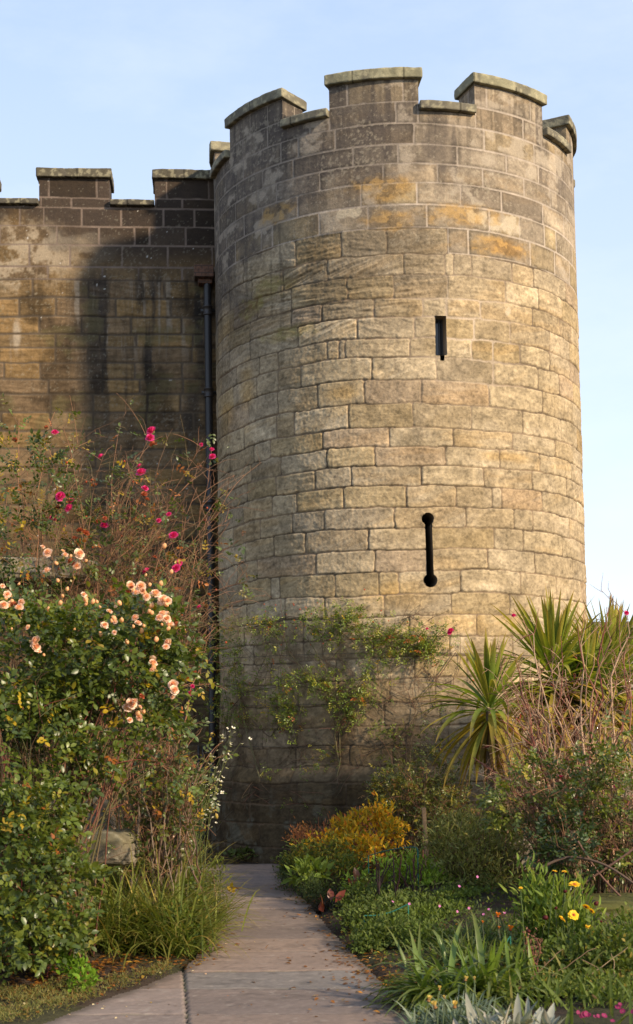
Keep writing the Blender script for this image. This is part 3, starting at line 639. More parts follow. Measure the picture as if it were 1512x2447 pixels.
def pal(n, cols, w, var=.25):
    c = np.array(cols)[rng.choice(len(cols), n, p=np.array(w) / sum(w))]; return np.clip(c * rng.uniform(1 - var, 1 + var, (n, 1)), .003, .9)
GREEN = [(.065, .100, .026), (.085, .125, .024), (.050, .085, .028), (.105, .115, .020), (.24, .20, .025), (.17, .075, .03)]
GW = [5, 3, 4, 1, .22, .2]
def compound(g, pos, d, size, cols=GREEN, cw=GW, pairs=2, kind='oval', wfac=.62, tilt=.6):
    """a rose leaf: a stalk with pairs of leaflets and one at the tip"""
    n = len(pos); d = nrm(d); up = nrm(np.array([.25, -.25, 1.]) + rng.normal(size=(n, 3)) * tilt); sd_ = nrm(np.cross(d, up)); col = pal(n, cols, cw)
    size = np.broadcast_to(size, (n,))[:, None]
    for k in range(pairs):
        for s in (-1, 1):
            p = pos + d * size * (.55 + .8 * k); a = nrm(d * .55 + sd_ * s + rng.normal(size=(n, 3)) * .15)
            leaves(g, p, a, up + rng.normal(size=(n, 3)) * .28, size[:, 0] * rng.uniform(.75, 1.05, n), size[:, 0] * wfac, col * rng.uniform(.85, 1.15, (n, 1)), kind)
    p = pos + d * size * (.55 + .8 * pairs - .3); leaves(g, p, d + rng.normal(size=(n, 3)) * .1, up + rng.normal(size=(n, 3)) * .2, size[:, 0] * 1.1, size[:, 0] * wfac * 1.05, col, kind)
def bez(a, b, bow, m=8, wig=.03):
    """n curved canes from a to b; bow lifts the middle"""
    a = np.atleast_2d(a); b = np.atleast_2d(b); n = max(len(a), len(b)); a = np.broadcast_to(a, (n, 3)); b = np.broadcast_to(b, (n, 3))
    c = (a * .45 + b * .55) + bow; t = np.linspace(0, 1, m)[None, :, None]
    P = (1 - t) ** 2 * a[:, None] + 2 * t * (1 - t) * c[:, None] + t * t * b[:, None]
    wv = np.cumsum(rng.normal(size=(n, m, 3)), 1) * wig * .6; wv -= wv[:, :1]; wv -= wv[:, -1:] * t
    return P + wv
def taper(n, m, r0, r1): t = np.linspace(0, 1, m)[None]; return np.broadcast_to(np.asarray(r0).reshape(-1, 1) * (1 - t) + np.asarray(r1).reshape(-1, 1) * t, (n, m))
def ell_pts(spec, n, shell=.35, dens=None):
    """points in a union of ellipsoids given as (px, py, rx_px, ry_px, Y, ry_m)"""
    wt = np.array([a[2] * a[3] * (a[6] if len(a) > 6 else 1) for a in spec], float); k = rng.choice(len(spec), n, p=wt / wt.sum()); grp = rng.integers(0, max(1, n // 7), n) if n > 280 else None
    v = rvec(n) * (rng.uniform(shell ** 3, 1, n) ** (1 / 3))[:, None]; out = np.zeros((n, 3)); nd = np.zeros((n, 3))
    for i, a in enumerate(spec):
        m = k == i
        if not m.any(): continue
        c = W(a[0], a[1], a[4]); sc_x = a[2] * a[4] / FPX; sc_z = a[3] * a[4] / FPX
        out[m] = c + v[m] * np.array([sc_x, a[5], sc_z]); nd[m] = nrm(v[m])
    if grp is not None:      # leaves gather on shoots, with gaps between
        j = np.array([rng.integers(0, n) for _ in range(grp.max() + 1)]); f = rng.uniform(size=n) < .72; sg = .055 * (1.0 if n > 1000 else .8)
        cl_ = out[j][grp] + rng.normal(size=(n, 3)) * sg * np.array([1, 1, .8]); out = np.where(f[:, None], cl_, out); nd = np.where(f[:, None], nd[j][grp], nd)
    out[:, 2] = np.maximum(out[:, 2], ground_z(out[:, 0], out[:, 1]) + .03)
    return out, nd
def ribbons(g, base, d, ln, wd, droop, col, segs=7, fold=.25, tip=None, wprof=None, twist=0.):
    """arching strap leaves"""
    n = len(base); d = nrm(d); ln = np.broadcast_to(ln, (n,)); wd = np.broadcast_to(wd, (n,)); droop = np.broadcast_to(droop, (n,))
    t = np.linspace(0, 1, segs + 1); hor = nrm(d * np.array([1, 1, 0.02]))
    P = np.zeros((n, segs + 1, 3)); P[:, 0] = base; cur = d.copy()
    for i in range(segs):
        cur = nrm(cur + np.array([0, 0, -1.]) * (droop * (.25 + t[i] * 1.3) / segs * 2)[:, None]); P[:, i + 1] = P[:, i] + cur * (ln / segs)[:, None]
    T = nrm(np.gradient(P, axis=1)); S = nrm(np.cross(T, np.array([0, 0, 1.]) + 1e-3 + rng.normal(size=(n, 1, 3)) * (.15 + twist))); Nn = np.cross(S, T)
    wp = (np.minimum(1, .45 + 2.2 * t) * np.clip((1 - t) * 2.4, 0.02, 1) ** .8) if wprof is None else np.interp(t, *wprof)
    hw = wd[:, None] * .5 * wp[None]
    Lf = P - S * hw[..., None] + Nn * (hw * fold)[..., None]; Rt = P + S * hw[..., None] + Nn * (hw * fold)[..., None]
    V = np.stack([Lf, P, Rt], 2); idx = np.arange(n * (segs + 1) * 3).reshape(n, segs + 1, 3)
    F = np.stack([idx[:, :-1, :-1], idx[:, :-1, 1:], idx[:, 1:, 1:], idx[:, 1:, :-1]], -1).reshape(-1, 4)
    C = np.repeat(col, (segs + 1) * 3, 0).reshape(n, segs + 1, 3, 3)
    if tip is not None: C = C * (1 - (t ** 4)[None, :, None, None]) + np.array(tip) * (t ** 4)[None, :, None, None]
    g.add(V.reshape(-1, 3), F, C.reshape(-1, 3)); return P
# ------------------------------------------------------------------ flower meshes (shared by their copies)
def petal_grid(R, w_, h, a, tiltv, cup, z0, nu=5, nv=4):
    u = np.linspace(-1, 1, nu); v = np.linspace(0, 1, nv); U, V = np.meshgrid(u, v)
    prof = np.sin(np.clip(V * .85 + .15, 0, 1) * PI * .62) ** .8
    x = U * w_ * prof; out_ = R + np.sin(tiltv) * h * V + cup * (V - .5) ** 2 * h - (U ** 2) * w_ * .35; z = z0 + np.cos(tiltv) * h * V - .12 * h * U ** 2 * V
    X = out_ * math.cos(a) - x * math.sin(a); Yy = out_ * math.sin(a) + x * math.cos(a)
    return np.stack([X, Yy, z], -1)
def rose_mesh(name, r, cin, cout, seed, ruff=.1, flat_=1.0):
    q = random.Random(seed); g = GM()
    for ring, (n, R, tl, h, w_) in enumerate([(3, .06, .1, .55, .30), (4, .14, .25, .62, .38), (5, .24, .5, .72, .46), (6, .33, .85, .80, .50), (6, .38, 1.2 * flat_, .85, .50)]):
        for k in range(n):
            a = 2 * PI * (k + .5 * (ring % 2) + q.uniform(-.2, .2)) / n
            P = petal_grid(R * r, w_ * r, h * r, a, tl + q.uniform(-.15, .15), q.uniform(-.4, .3), -.1 * r * ring + q.uniform(-.03, .03) * r)
            P = P + (np.array([q.uniform(-1, 1) for _ in range(P.size)]).reshape(P.shape)) * r * ruff * .4
            t = ring / 4; c = np.array(cin) * (1 - t) + np.array(cout) * t; g.grid(P, c * q.uniform(.85, 1.12))
    # calyx
    a = np.linspace(0, 2 * PI, 7); P = np.array([[(rr_ * r * math.cos(x), rr_ * r * math.sin(x), z * r) for x in a] for rr_, z in ((.02, -1.0), (.16, -.75), (.2, -.45), (.08, -.2))]); g.grid(P, np.array([.06, .09, .03]))
    o = g.build(name, M_PETAL); me = o.data; bpy.data.objects.remove(o); return me
def daisy_mesh(name, r, n, ctip, cbase, ccen, seed, up=.2, wide=.2, double=False):
    q = random.Random(seed); g = GM()
    for layer in range(2 if double else 1):
        for k in range(n):
            a = 2 * PI * (k + .5 * layer + q.uniform(-.15, .15)) / n; ln = r * q.uniform(.88, 1.05) * (1 - .2 * layer); el = up + q.uniform(-.12, .12) + .25 * layer
            t = np.array([.2, .5, .8, 1.0]); ww = np.array([.35, .9, 1., .45]) * wide * r
            P = np.array([[(ln * tt * math.cos(el) * math.cos(a) - s * w2 * math.sin(a), ln * tt * math.cos(el) * math.sin(a) + s * w2 * math.cos(a), ln * tt * math.sin(el) - .06 * r * tt * tt + .03 * r * abs(s)) for s in (-1, 0, 1)] for tt, w2 in zip(t, ww)])
            C = np.array([[cbase] * 3, [np.array(cbase) * .4 + np.array(ctip) * .6] * 3, [ctip] * 3, [ctip] * 3], float); g.grid(P, C.reshape(-1, 3))
    a = np.linspace(0, 2 * PI, 11); P = np.array([[(rr_ * r * math.cos(x), rr_ * r * math.sin(x), z * r) for x in a] for rr_, z in ((.30, -.06), (.28, .08), (.2, .16), (.01, .2))]); g.grid(P, np.array(ccen))
    P = np.array([[(rr_ * r * math.cos(x), rr_ * r * math.sin(x), z * r) for x in a] for rr_, z in ((.03, -.35), (.22, -.2), (.30, -.06))]); g.grid(P, np.array([.05, .075, .03]))
    o = g.build(name, M_PETAL); me = o.data; bpy.data.objects.remove(o); return me
def blob_mesh(name, r, col, seed, ay=1.3, n=7, mat=None):
    g = GM(); a = np.linspace(0, 2 * PI, n + 1); ph = np.linspace(0, PI, 6); q = np.random.default_rng(seed)
    P = np.array([[(r * math.sin(p) * math.cos(x), r * math.sin(p) * math.sin(x), r * ay * math.cos(p)) for x in a] for p in ph]); k = 1 + .1 * q.normal(size=P.shape[:2]); k[:, -1] = k[:, 0]; P = P * k[..., None]
    g.grid(P, np.array(col)); o = g.build(name, mat or M_PETAL); me = o.data; bpy.data.objects.remove(o); return me
def put(me, name, parent, loc, rot=None, s=1.0):
    o = bpy.data.objects.new(name, me); COL.objects.link(o); o.parent = parent; o.location = Vector(loc) - _origin(parent)
    o.rotation_euler = rot if rot is not None else (random.uniform(-.6, .9), random.uniform(-.6, .6), random.uniform(0, 6)); o.scale = (s,) * 3; return o
FACE = lambda: (random.uniform(.5, 1.3), random.uniform(-.5, .6), random.uniform(-.6, .6))
ROSE_M = [rose_mesh('magenta_rose', .040, (.60, .015, .16), (.74, .06, .27), k, .16) for k in range(3)]
ROSE_P = [rose_mesh('peach_rose', .040, (.84, .46, .33), (.87, .66, .55), 10 + k, .12) for k in range(3)]
ROSE_D = [rose_mesh('faded_rose', .030, (.36, .09, .035), (.46, .12, .06), 20 + k, .34) for k in range(2)]
BUD_P = blob_mesh('bud', .012, (.78, .45, .22), 3); HIP = blob_mesh('hip', .009, (.45, .09, .03), 4, 1.1); BUD_M = blob_mesh('bud', .014, (.6, .03, .14), 5, 1.5)
# ================================================================== LEFT BORDER
# --- magenta rambling rose against the wall
base = W(250, 1900, 12.6); base[2] = gz(base[0], base[1])
t = empty('rose_bush', base, 'tall straggly rose with magenta flowers and bare brown canes against the dark wall', 'rose bush')
gs = GM(); gl = GM()
tips = [(130, 985), (45, 1000), (20, 1090), (360, 1035), (190, 1060), (250, 1080), (335, 1120), (345, 1165), (415, 1090), (505, 1075), (480, 1065), (140, 1190), (165, 1200), (400, 1235), (240, 1245), (415, 1280), (375, 1242), (425, 1350), (350, 1360), (480, 1445), (520, 1215), (555, 1235), (515, 1295), (570, 1290), (590, 1390), (560, 1420), (500, 1350), (540, 1500), (60, 1180), (90, 1100), (10, 1250), (300, 1180), (450, 1170), (470, 1300), (200, 1130), (280, 1050), (150, 1020), (110, 1040), (545, 1180), (450, 1600), (500, 1640), (470, 1530)]
extra = [(random.uniform(0, 480), random.uniform(1120, 1500)) for _ in range(60)] + [(random.uniform(250, 520), random.uniform(1200, 1560)) for _ in range(55)]
tp = np.array([W(x, y, 12.6 + random.uniform(-.9, .6)) for x, y in tips + extra]); nb = len(tp)
bs = np.array([[base[0] + random.uniform(-1.0, .55), base[1] + random.uniform(-.5, .5), 0] for _ in range(nb)]); bs[:, 2] = ground_z(bs[:, 0], bs[:, 1]) - .03
bow = np.stack([rng.uniform(-.7, .15, nb), np.zeros(nb), rng.uniform(.1, 1.0, nb)], -1)
canes = bez(bs, tp, bow, 12, .06); CB = np.array([(.24, .12, .065), (.16, .09, .05), (.30, .15, .08), (.18, .13, .06)])
tubes(gs, canes, taper(nb, 12, rng.uniform(.005, .011, nb), .0022), CB[rng.integers(0, 4, nb)], 5)
def side_twigs(canes, n, lo, hi, L0, L1, r=.0022, drop=-.1, out_=1.0, tmin=.35, m=5, cc=CB, gs=None, y_bias=0):
    ci = rng.integers(0, len(canes), n); tt = rng.uniform(tmin, 1, n) * (canes.shape[1] - 1.01); k = tt.astype(int); f = (tt - k)[:, None]
    p = canes[ci, k] * (1 - f) + canes[ci, k + 1] * f; d = nrm(rvec(n) * out_ + np.array([0, y_bias, .25]) + nrm(canes[ci, k + 1] - canes[ci, k]) * .7); L_ = rng.uniform(L0, L1, n)[:, None]
    e = p + d * L_; P = bez(p, e, np.stack([0 * L_[:, 0], 0 * L_[:, 0], L_[:, 0] * .12], -1), m, .012)
    tubes(gs, P, taper(n, m, r, r * .45), cc[rng.integers(0, len(cc), n)], 4); return P
tw = side_twigs(canes, 1700, 0, 0, .15, .6, .0025, tmin=.4, gs=gs)
tw2 = side_twigs(tw, 2400, 0, 0, .05, .22, .0016, tmin=.2, gs=gs)
gs.build('stems', M_BARK, t)
# leaves: thick in the upper left, scattered elsewhere
allp = np.concatenate([tw.reshape(-1, 3)[rng.integers(0, tw.size // 3, 420)], tw2.reshape(-1, 3)[rng.integers(0, tw2.size // 3, 420)], tp[:42].repeat(3, 0) + rng.normal(size=(126, 3)) * .06])
RC_ = [(.070, .110, .034), (.050, .080, .038), (.24, .19, .03), (.28, .11, .035), (.13, .13, .05)]
compound(gl, allp, rvec(len(allp)) + np.array([0, -.3, .1]), rng.uniform(.028, .05, len(allp)), RC_, [5, 4, 1.3, 1, 1.4])
pl, nd = ell_pts([(60, 1140, 110, 110, 12.2, .5, 1.3), (110, 1280, 150, 130, 12.0, .6, 1.2), (40, 1060, 70, 60, 12.4, .3, .5), (180, 1150, 90, 80, 12.4, .4, .4), (300, 1280, 160, 110, 12.4, .4, .35)], 620)
compound(gl, pl, nd + rvec(620) * .6, rng.uniform(.03, .052, 620), RC_, [5, 4, 1, .5, 1])
gl.build('leaves', M_LEAF, t)
for (x, y, s) in [(360, 1028, 1.15), (358, 1045, 1.0), (131, 1032, .8), (336, 1127, 1.2), (143, 1185, 1.2), (168, 1197, 1.05), (163, 1213, 1.0), (127, 1237, .95), (347, 1166, .8), (240, 1089, .75), (249, 1254, .95), (414, 1278, 1.05), (379, 1243, .6), (403, 1228, .6), (347, 1363, 1.0), (420, 1357, .9), (428, 1345, .7), (507, 1090, .8), (506, 1073, .6), (480, 1062, .5), (475, 1449, .5), (455, 1655, .7), (459, 1640, .5), (332, 1112, .6)]:
    put(random.choice(ROSE_M), 'flower', t, W(x, y, 11.85 + random.uniform(-.2, .3)), FACE(), s * .9)
for (x, y, s) in [(364, 1060, 1.1), (205, 1272, 1.2), (190, 1266, 1.0), (178, 1285, .8), (233, 1246, 1.0), (250, 1238, .7), (141, 1210, .9), (127, 1222, .9), (226, 1158, .7), (344, 1180, .9), (352, 1192, .7), (430, 1340, .9), (370, 1330, .6), (318, 1216, .8), (450, 1620, .8), (465, 1605, .7), (325, 1240, .8), (500, 1420, .6), (36, 1050, .7), (110, 1020, .6)]:
    put(random.choice(ROSE_D), 'faded_flower', t, W(x, y, 11.9 + random.uniform(-.2, .3)), None, s)
ends = np.concatenate([tw[:, -1], tw2[:, -1]])
for p in ends[rng.choice(len(ends), 80, replace=False)]: put(HIP, 'hip', t, p, None, random.uniform(.8, 1.2))
# --- peach shrub rose, dense and dark green
base = W(170, 2250, 9.6); base[2] = gz(base[0], base[1])
t = empty('rose_bush', base, 'dense dark green shrub rose with peach flowers filling the left border', 'rose bush')
spec = [(50, 1600, 190, 170, 9.9, .7), (220, 1555, 180, 115, 10.0, .6), (335, 1490, 80, 60, 10.1, .4), (50, 1830, 150, 190, 9.5, .75), (30, 2060, 140, 190, 9.1, .7), (110, 2150, 105, 105, 9.1, .5), (330, 1620, 90, 105, 10.1, .45), (235, 1740, 110, 100, 9.9, .5, .7), (40, 2230, 150, 75, 8.95, .5), (400, 1520, 35, 60, 10.1, .2, .6), (110, 1960, 50, 90, 9.4, .4), (410, 1680, 50, 110, 10.3, .25, .35)]
gl = GM(); gs = GM()
spec += [(430, 1560, 50, 70, 10.4, .25, .35), (400, 1800, 60, 90, 10.6, .3, .3)]
p, nd = ell_pts(spec, 4900, .55); d_ = nrm(nd + rvec(len(p)) * .8)
compound(gl, p, d_, rng.uniform(.034, .062, len(p)), [(.070, .112, .030), (.090, .130, .028), (.050, .088, .034), (.16, .17, .030), (.26, .21, .02), (.20, .08, .03)], [5, 3, 4, .9, .14, .1], wfac=.66)
gl.build('leaves', M_LEAF, t)
nb = 110; e, nd = ell_pts(spec, nb, .3); b = np.array([base[0] - .2, base[1] + .25, 0]) + rng.uniform(-1, 1, (nb, 3)) * np.array([.32, .3, 0]); b[:, 2] = ground_z(b[:, 0], b[:, 1]) - .03
cn_ = bez(b, e, np.stack([np.zeros(nb), np.zeros(nb), rng.uniform(.1, .5, nb)], -1), 10, .03)
SB = np.array([(.13, .055, .035), (.10, .085, .035), (.15, .09, .05)]); tubes(gs, cn_, taper(nb, 10, rng.uniform(.006, .012, nb), .0025), SB[rng.integers(0, 3, nb)], 5)
side_twigs(cn_, 500, 0, 0, .1, .4, .0026, tmin=.3, gs=gs, cc=np.array([(.22, .05, .045), (.12, .07, .035), (.10, .10, .04)]), y_bias=-.3)
gs.build('stems', M_BARK, t)
for (x, y, s) in [(113, 1320, 1.0), (190, 1322, 1.15), (183, 1352, .95), (156, 1325, .7), (112, 1362, .8), (17, 1420, .85), (8, 1445, 1.0), (28, 1440, .7), (50, 1438, .9), (45, 1450, .8), (312, 1398, 1.05), (336, 1400, 1.1), (325, 1415, 1.0), (340, 1412, .8), (372, 1417, 1.15), (390, 1432, 1.2), (400, 1436, 1.0), (384, 1438, .9), (350, 1425, .8), (388, 1466, 1.25), (398, 1478, 1.2), (405, 1490, 1.0), (380, 1475, 1.0), (322, 1475, .9), (330, 1488, .8), (400, 1535, 1.0), (396, 1545, .7), (250, 1493, .8), (273, 1511, .7), (84, 1530, 1.0), (86, 1545, 1.2), (90, 1555, .9), (366, 1583, 1.0), (363, 1600, .8), (413, 1635, 1.2), (417, 1648, .9), (315, 1680, 1.15), (305, 1690, 1.1), (322, 1674, .8), (332, 1714, 1.0), (310, 1720, .8), (262, 1460, .7), (275, 1486, .6), (200, 1420, .6), (65, 1500, .5), (6, 1400, .6)]:
    yy = 9.35 + (.3 if x > 280 else 0) + random.uniform(-.15, .1); put(random.choice(ROSE_P), 'flower', t, W(x, y, yy), FACE(), s * random.uniform(.6, .85))
    if random.random() < .3: put(random.choice(ROSE_P), 'flower', t, W(x + random.uniform(-16, 16), y + random.uniform(-14, 18), yy + .05), None, s * random.uniform(.35, .6))
    if random.random() < .45: put(BUD_P, 'bud', t, W(x + random.uniform(-24, 24), y + random.uniform(-20, 20), yy + .02), None, random.uniform(.7, 1.4))
    if random.random() < .2: put(random.choice(ROSE_D), 'faded_flower', t, W(x + random.uniform(-22, 22), y + random.uniform(-16, 20), yy + .02), None, random.uniform(.5, .9))
for _ in range(34):
    x = random.uniform(0, 410); y = random.gauss(1450, 70); put(BUD_P, 'bud', t, W(x, y, 9.5), None, random.uniform(.6, 1.3))
# --- open, woody rose with mixed leaves in the gap beside the boulders
base = W(330, 2030, 11.2); base[2] = gz(base[0], base[1])
t = empty('rose_bush', base, 'leggy rose with bare thorny stems and grey green leaves between boulders and drainpipe', 'rose bush')
gl = GM(); gs = GM()
nb = 46; e, nd = ell_pts([(380, 1780, 110, 170, 11.2, .4), (330, 1880, 90, 100, 11.2, .4), (440, 1850, 60, 110, 11.2, .3)], nb, .2); b = np.array([base[0] + .15, base[1], 0]) + rng.uniform(-1, 1, (nb, 3)) * np.array([.32, .2, 0]); b[:, 2] = ground_z(b[:, 0], b[:, 1]) - .03
cn_ = bez(b, e, np.stack([rng.normal(size=nb) * .05, np.zeros(nb), rng.uniform(0, .3, nb)], -1), 10, .05)
tubes(gs, cn_, taper(nb, 10, rng.uniform(.006, .016, nb), .003), np.array([(.17, .11, .075), (.12, .075, .05), (.20, .15, .11)])[rng.integers(0, 3, nb)], 6)
t1 = side_twigs(cn_, 420, 0, 0, .1, .4, .003, tmin=.25, gs=gs); t2 = side_twigs(t1, 400, 0, 0, .05, .2, .002, tmin=.25, gs=gs); gs.build('stems', M_BARK, t)
pp = np.concatenate([t1[:, -1][:230], t2[:, -1][:230]]); compound(gl, pp, rvec(len(pp)), rng.uniform(.032, .055, len(pp)), [(.08, .12, .05), (.055, .085, .045), (.10, .12, .03), (.28, .22, .03), (.22, .09, .03)], [5, 3, 1.5, .5, .4])
gl.build('leaves', M_LEAF, t)
# --- weeds and fine green herb beside the boulder
def herb(name, label, cat, spec, n, size, cols, cw, stems=40, kind='lance', wf=.3, mat=None, sc_=(.06, .08, .03), up=.6, group=None, stem_r=.0025, bowz=.05, shell=.1, base_spread=.15):
    x0, y0 = np.mean([a[0] for a in spec]), max(a[1] + a[3] for a in spec); Y0 = np.mean([a[4] for a in spec]); bb = W(x0, min(y0, 2440), Y0); bb[2] = gz(bb[0], bb[1])
    t = empty(name, bb, label, cat, group); gl = GM(); gs = GM(); p, nd = ell_pts(spec, n, shell)
    leaves(gl, p, nd * .5 + rvec(n) * .8 + np.array([0, 0, up]), np.array([.2, -.3, 1.]) + rvec(n) * .8, rng.uniform(.7, 1.25, n) * size, size * wf, pal(n, cols, cw), kind)
    gl.build('leaves', mat or M_LEAFM, t)
    if stems:
        e, nd = ell_pts(spec, stems, .2); b = e.copy(); b[:, 0] = bb[0] + (e[:, 0] - bb[0]) * .45 + rng.uniform(-1.5, 1.5, stems) * base_spread; b[:, 1] = bb[1] + (e[:, 1] - bb[1]) * .45 + rng.normal(size=stems) * base_spread * .6
        b[:, 2] = ground_z(b[:, 0], b[:, 1]) - .02
        tubes(gs, bez(b, e, np.stack([np.zeros(stems)] * 2 + [rng.uniform(0, bowz, stems)], -1), 7, .015), taper(stems, 7, stem_r, stem_r * .5), np.array([sc_]) * rng.uniform(.7, 1.3, (stems, 1)), 4)
        gs.build('stems', M_BARK, t)
    return t
FG = [(.06, .10, .03), (.09, .13, .03), (.045, .08, .03), (.17, .17, .04)]
herb('garden_herb', 'bushy fine leaved green herb between the leggy rose and the drainpipe', 'plant', [(445, 1900, 60, 95, 11.9, .3), (400, 1960, 50, 60, 11.9, .3)], 1500, .045, FG, [4, 3, 3, 1], 60)
# white flowered gaura
bb = W(440, 2035, 12.6); bb[2] = gz(bb[0], bb[1])
t = empty('gaura', bb, 'airy plant with small white flowers on wiry stems in front of the drainpipe', 'plant')
gs = GM(); gl = GM(); tg = np.array([W(x, y, 12.4 + random.uniform(-.2, .2)) for x, y in [(560, 1745), (550, 1740), (575, 1775), (548, 1772), (520, 1850), (530, 1880), (500, 1840), (490, 1870), (515, 1910), (505, 1920), (480, 1930), (470, 1890), (525, 1860), (510, 1800), (495, 1900), (460, 1860), (518, 1930), (485, 1820)]]); n = len(tg)
P = bez(np.broadcast_to(bb, (n, 3)) + rng.normal(size=(n, 3)) * np.array([.06, .05, 0]), tg, np.stack([np.full(n, -.05), np.zeros(n), rng.uniform(.1, .35, n)], -1), 12, .02); tubes(gs, P, taper(n, 12, .003, .0014), np.array([(.16, .18, .06)]), 4)
gs.build('stems', M_BARK, t)
fp = np.concatenate([P[:, k] for k in (11, 10, 9, 8)] * 2 + [P[:, 7]]); fp = fp + rng.normal(size=fp.shape) * np.array([.035, .03, .035]); nf = len(fp)
GA = daisy_mesh('white_flower', .022, 4, (.80, .75, .62), (.8, .75, .66), (.5, .45, .1), 3, .5, .34)
for q in fp[:100]: put(GA, 'flower', t, q, None, random.uniform(.6, 1.1))
lv = P[:, :7].reshape(-1, 3); leaves(gl, lv, rvec(len(lv)) + np.array([0, 0, .4]), rvec(len(lv)) + np.array([0, 0, 1]), .05, .012, pal(len(lv), FG, [4, 3, 3, 1]), 'lance'); gl.build('leaves', M_LEAFM, t)
# --- strap leaved clump along the path
def clump(name, label, cat, centres, n, ln, wd, droop, cols, cw, up=1.2, mat=None, group=None, tip=None, fold=.25, spread=.12, segs=7, wprof=None, loc=None, ysp=None):
    c = np.array(centres, float); bb = loc if loc is not None else c.mean(0); t = empty(name, bb, label, cat, group); g = GM(); k = rng.integers(0, len(c), n)
    b = c[k] + rng.normal(size=(n, 3)) * np.array([spread, ysp or spread, 0]); b[:, 2] = np.maximum(b[:, 2], ground_z(b[:, 0], b[:, 1])) if False else ground_z(b[:, 0], b[:, 1])
    d = rvec(n) * np.array([1, 1, .25]) + np.array([0, 0, up]) * rng.uniform(.5, 1.3, (n, 1)); L_ = rng.uniform(ln[0], ln[1], n)
    ribbons(g, b, d, L_, rng.uniform(wd[0], wd[1], n), rng.uniform(droop[0], droop[1], n), pal(n, cols, cw), segs, fold, tip, wprof)
    g.build('leaves', mat or M_LEAFM, t); return t
cs = [WG(x, y) for x, y in [(330, 2270), (380, 2250), (300, 2230), (420, 2230), (360, 2180), (415, 2200), (290, 2290), (400, 2290), (350, 2130), (320, 2200), (430, 2260), (420, 2160), (430, 2230), (415, 2285), (250, 2290), (380, 2210)]]
cs = [np.array([c[0], c[1], 0]) for c in cs]
clump('daylily', 'large clump of arching grassy daylily leaves spilling towards the path', 'plant', cs, 2900, (.35, .85), (.008, .018), (.35, 1.0), [(.105, .16, .045), (.14, .19, .06), (.07, .115, .04), (.28, .24, .09)], [5, 4, 3, 1.1], .95, spread=.12, tip=(.2, .16, .06))
cs2 = [np.array([c[0], c[1], 0]) for c in [WG(x, y) for x, y in [(40, 2300), (120, 2300), (200, 2310), (-20, 2330)]]]
clump('daylily', 'sparse daylily leaves in the dark gap under the shrub rose', 'plant', cs2, 120, (.25, .6), (.008, .016), (.3, .9), [(.085, .125, .030), (.12, .155, .040), (.06, .10, .03)], [5, 4, 3], .9, spread=.12)
herb('leafy_weed', 'green leafy weeds mixed with grass at the corner of the path', 'plant', [(440, 2150, 45, 50, 11.2, .25), (470, 2120, 25, 45, 11.8, .2), (430, 2230, 50, 50, 10.3, .2), (470, 2180, 30, 40, 11.0, .15)], 900, .05, [(.07, .12, .03), (.10, .15, .03), (.055, .10, .035), (.18, .2, .05)], [4, 3, 3, .8], 40, 'oval', .45)
herb('willowherb', 'thin weed sprigs leaning out over the far end of the path', 'plant', [(530, 2130, 26, 75, 11.7, .1), (512, 2080, 18, 60, 11.8, .1), (520, 2180, 22, 40, 11.5, .1)], 230, .05, [(.08, .12, .035), (.12, .15, .04)], [1, 1], 16, 'lance', .22, bowz=.02, base_spread=.05)
herb('hellebore', 'low bright green lobed plant in the shade at bottom left', 'plant', [(150, 2305, 35, 22, 9.0, .12), (195, 2345, 38, 24, 8.8, .12), (185, 2310, 30, 20, 9.0, .12)], 260, .045, [(.09, .19, .02), (.11, .22, .025)], [1, 1], 20, 'oval', .6, base_spread=.05)
# silvery ground cover
def matt(name, label, cat, poly, n, size, cols, cw, kind='lance', wf=.14, h=.05):
    xs_, ys_ = [], []
    for a in poly: pass
    P = np.array([WG(x, y)[:2] for x, y in poly]); lo, hi = P.min(0), P.max(0); out = []
    while len(out) < n:
        q = rng.uniform(lo, hi, (4000, 2)); ins = np.zeros(len(q), bool); j = len(P) - 1
        for i in range(len(P)):
            xi, yi = P[i]; xj, yj = P[j]; ins ^= ((yi > q[:, 1]) != (yj > q[:, 1])) & (q[:, 0] < (xj - xi) * (q[:, 1] - yi) / (yj - yi + 1e-12) + xi); j = i
        nn = fbm(q[:, 0] * 6, q[:, 1] * 6, 3, 501); q = q[ins & (rng.uniform(size=len(q)) < sst(.3, .55, nn) + .1)]; out += list(q)
    q = np.array(out[:n]); bb = np.array([P[:, 0].mean(), P[:, 1].mean(), 0]); bb[2] = gz(bb[0], bb[1]); t = empty(name, bb, label, cat) if cat else None
    z = ground_z(q[:, 0], q[:, 1]) + rng.uniform(0, h, n) * fbm(q[:, 0] * 5, q[:, 1] * 5, 2, 503) * 2; g = GM()
    leaves(g, np.stack([q[:, 0], q[:, 1], z], -1), rvec(n) + np.array([0, 0, .9]), rvec(n) + np.array([0, 0, .6]), rng.uniform(.6, 1.3, n) * size, size * wf, pal(n, cols, cw), kind)
    return g, t
g, _t = matt('x', None, None, [(-60, 2470), (-60, 2400), (60, 2385), (140, 2378), (240, 2360), (330, 2335), (400, 2318), (415, 2330), (330, 2362), (215, 2402), (100, 2450)], 4300, .028, [(.20, .21, .12), (.16, .18, .09), (.12, .15, .05), (.20, .14, .07)], [3, 3, 2, 2])
o = g.build('ground_cover', M_LEAFM); tag(o, 'low silvery green ground cover edging the left bed', 'ground cover', kind='stuff')
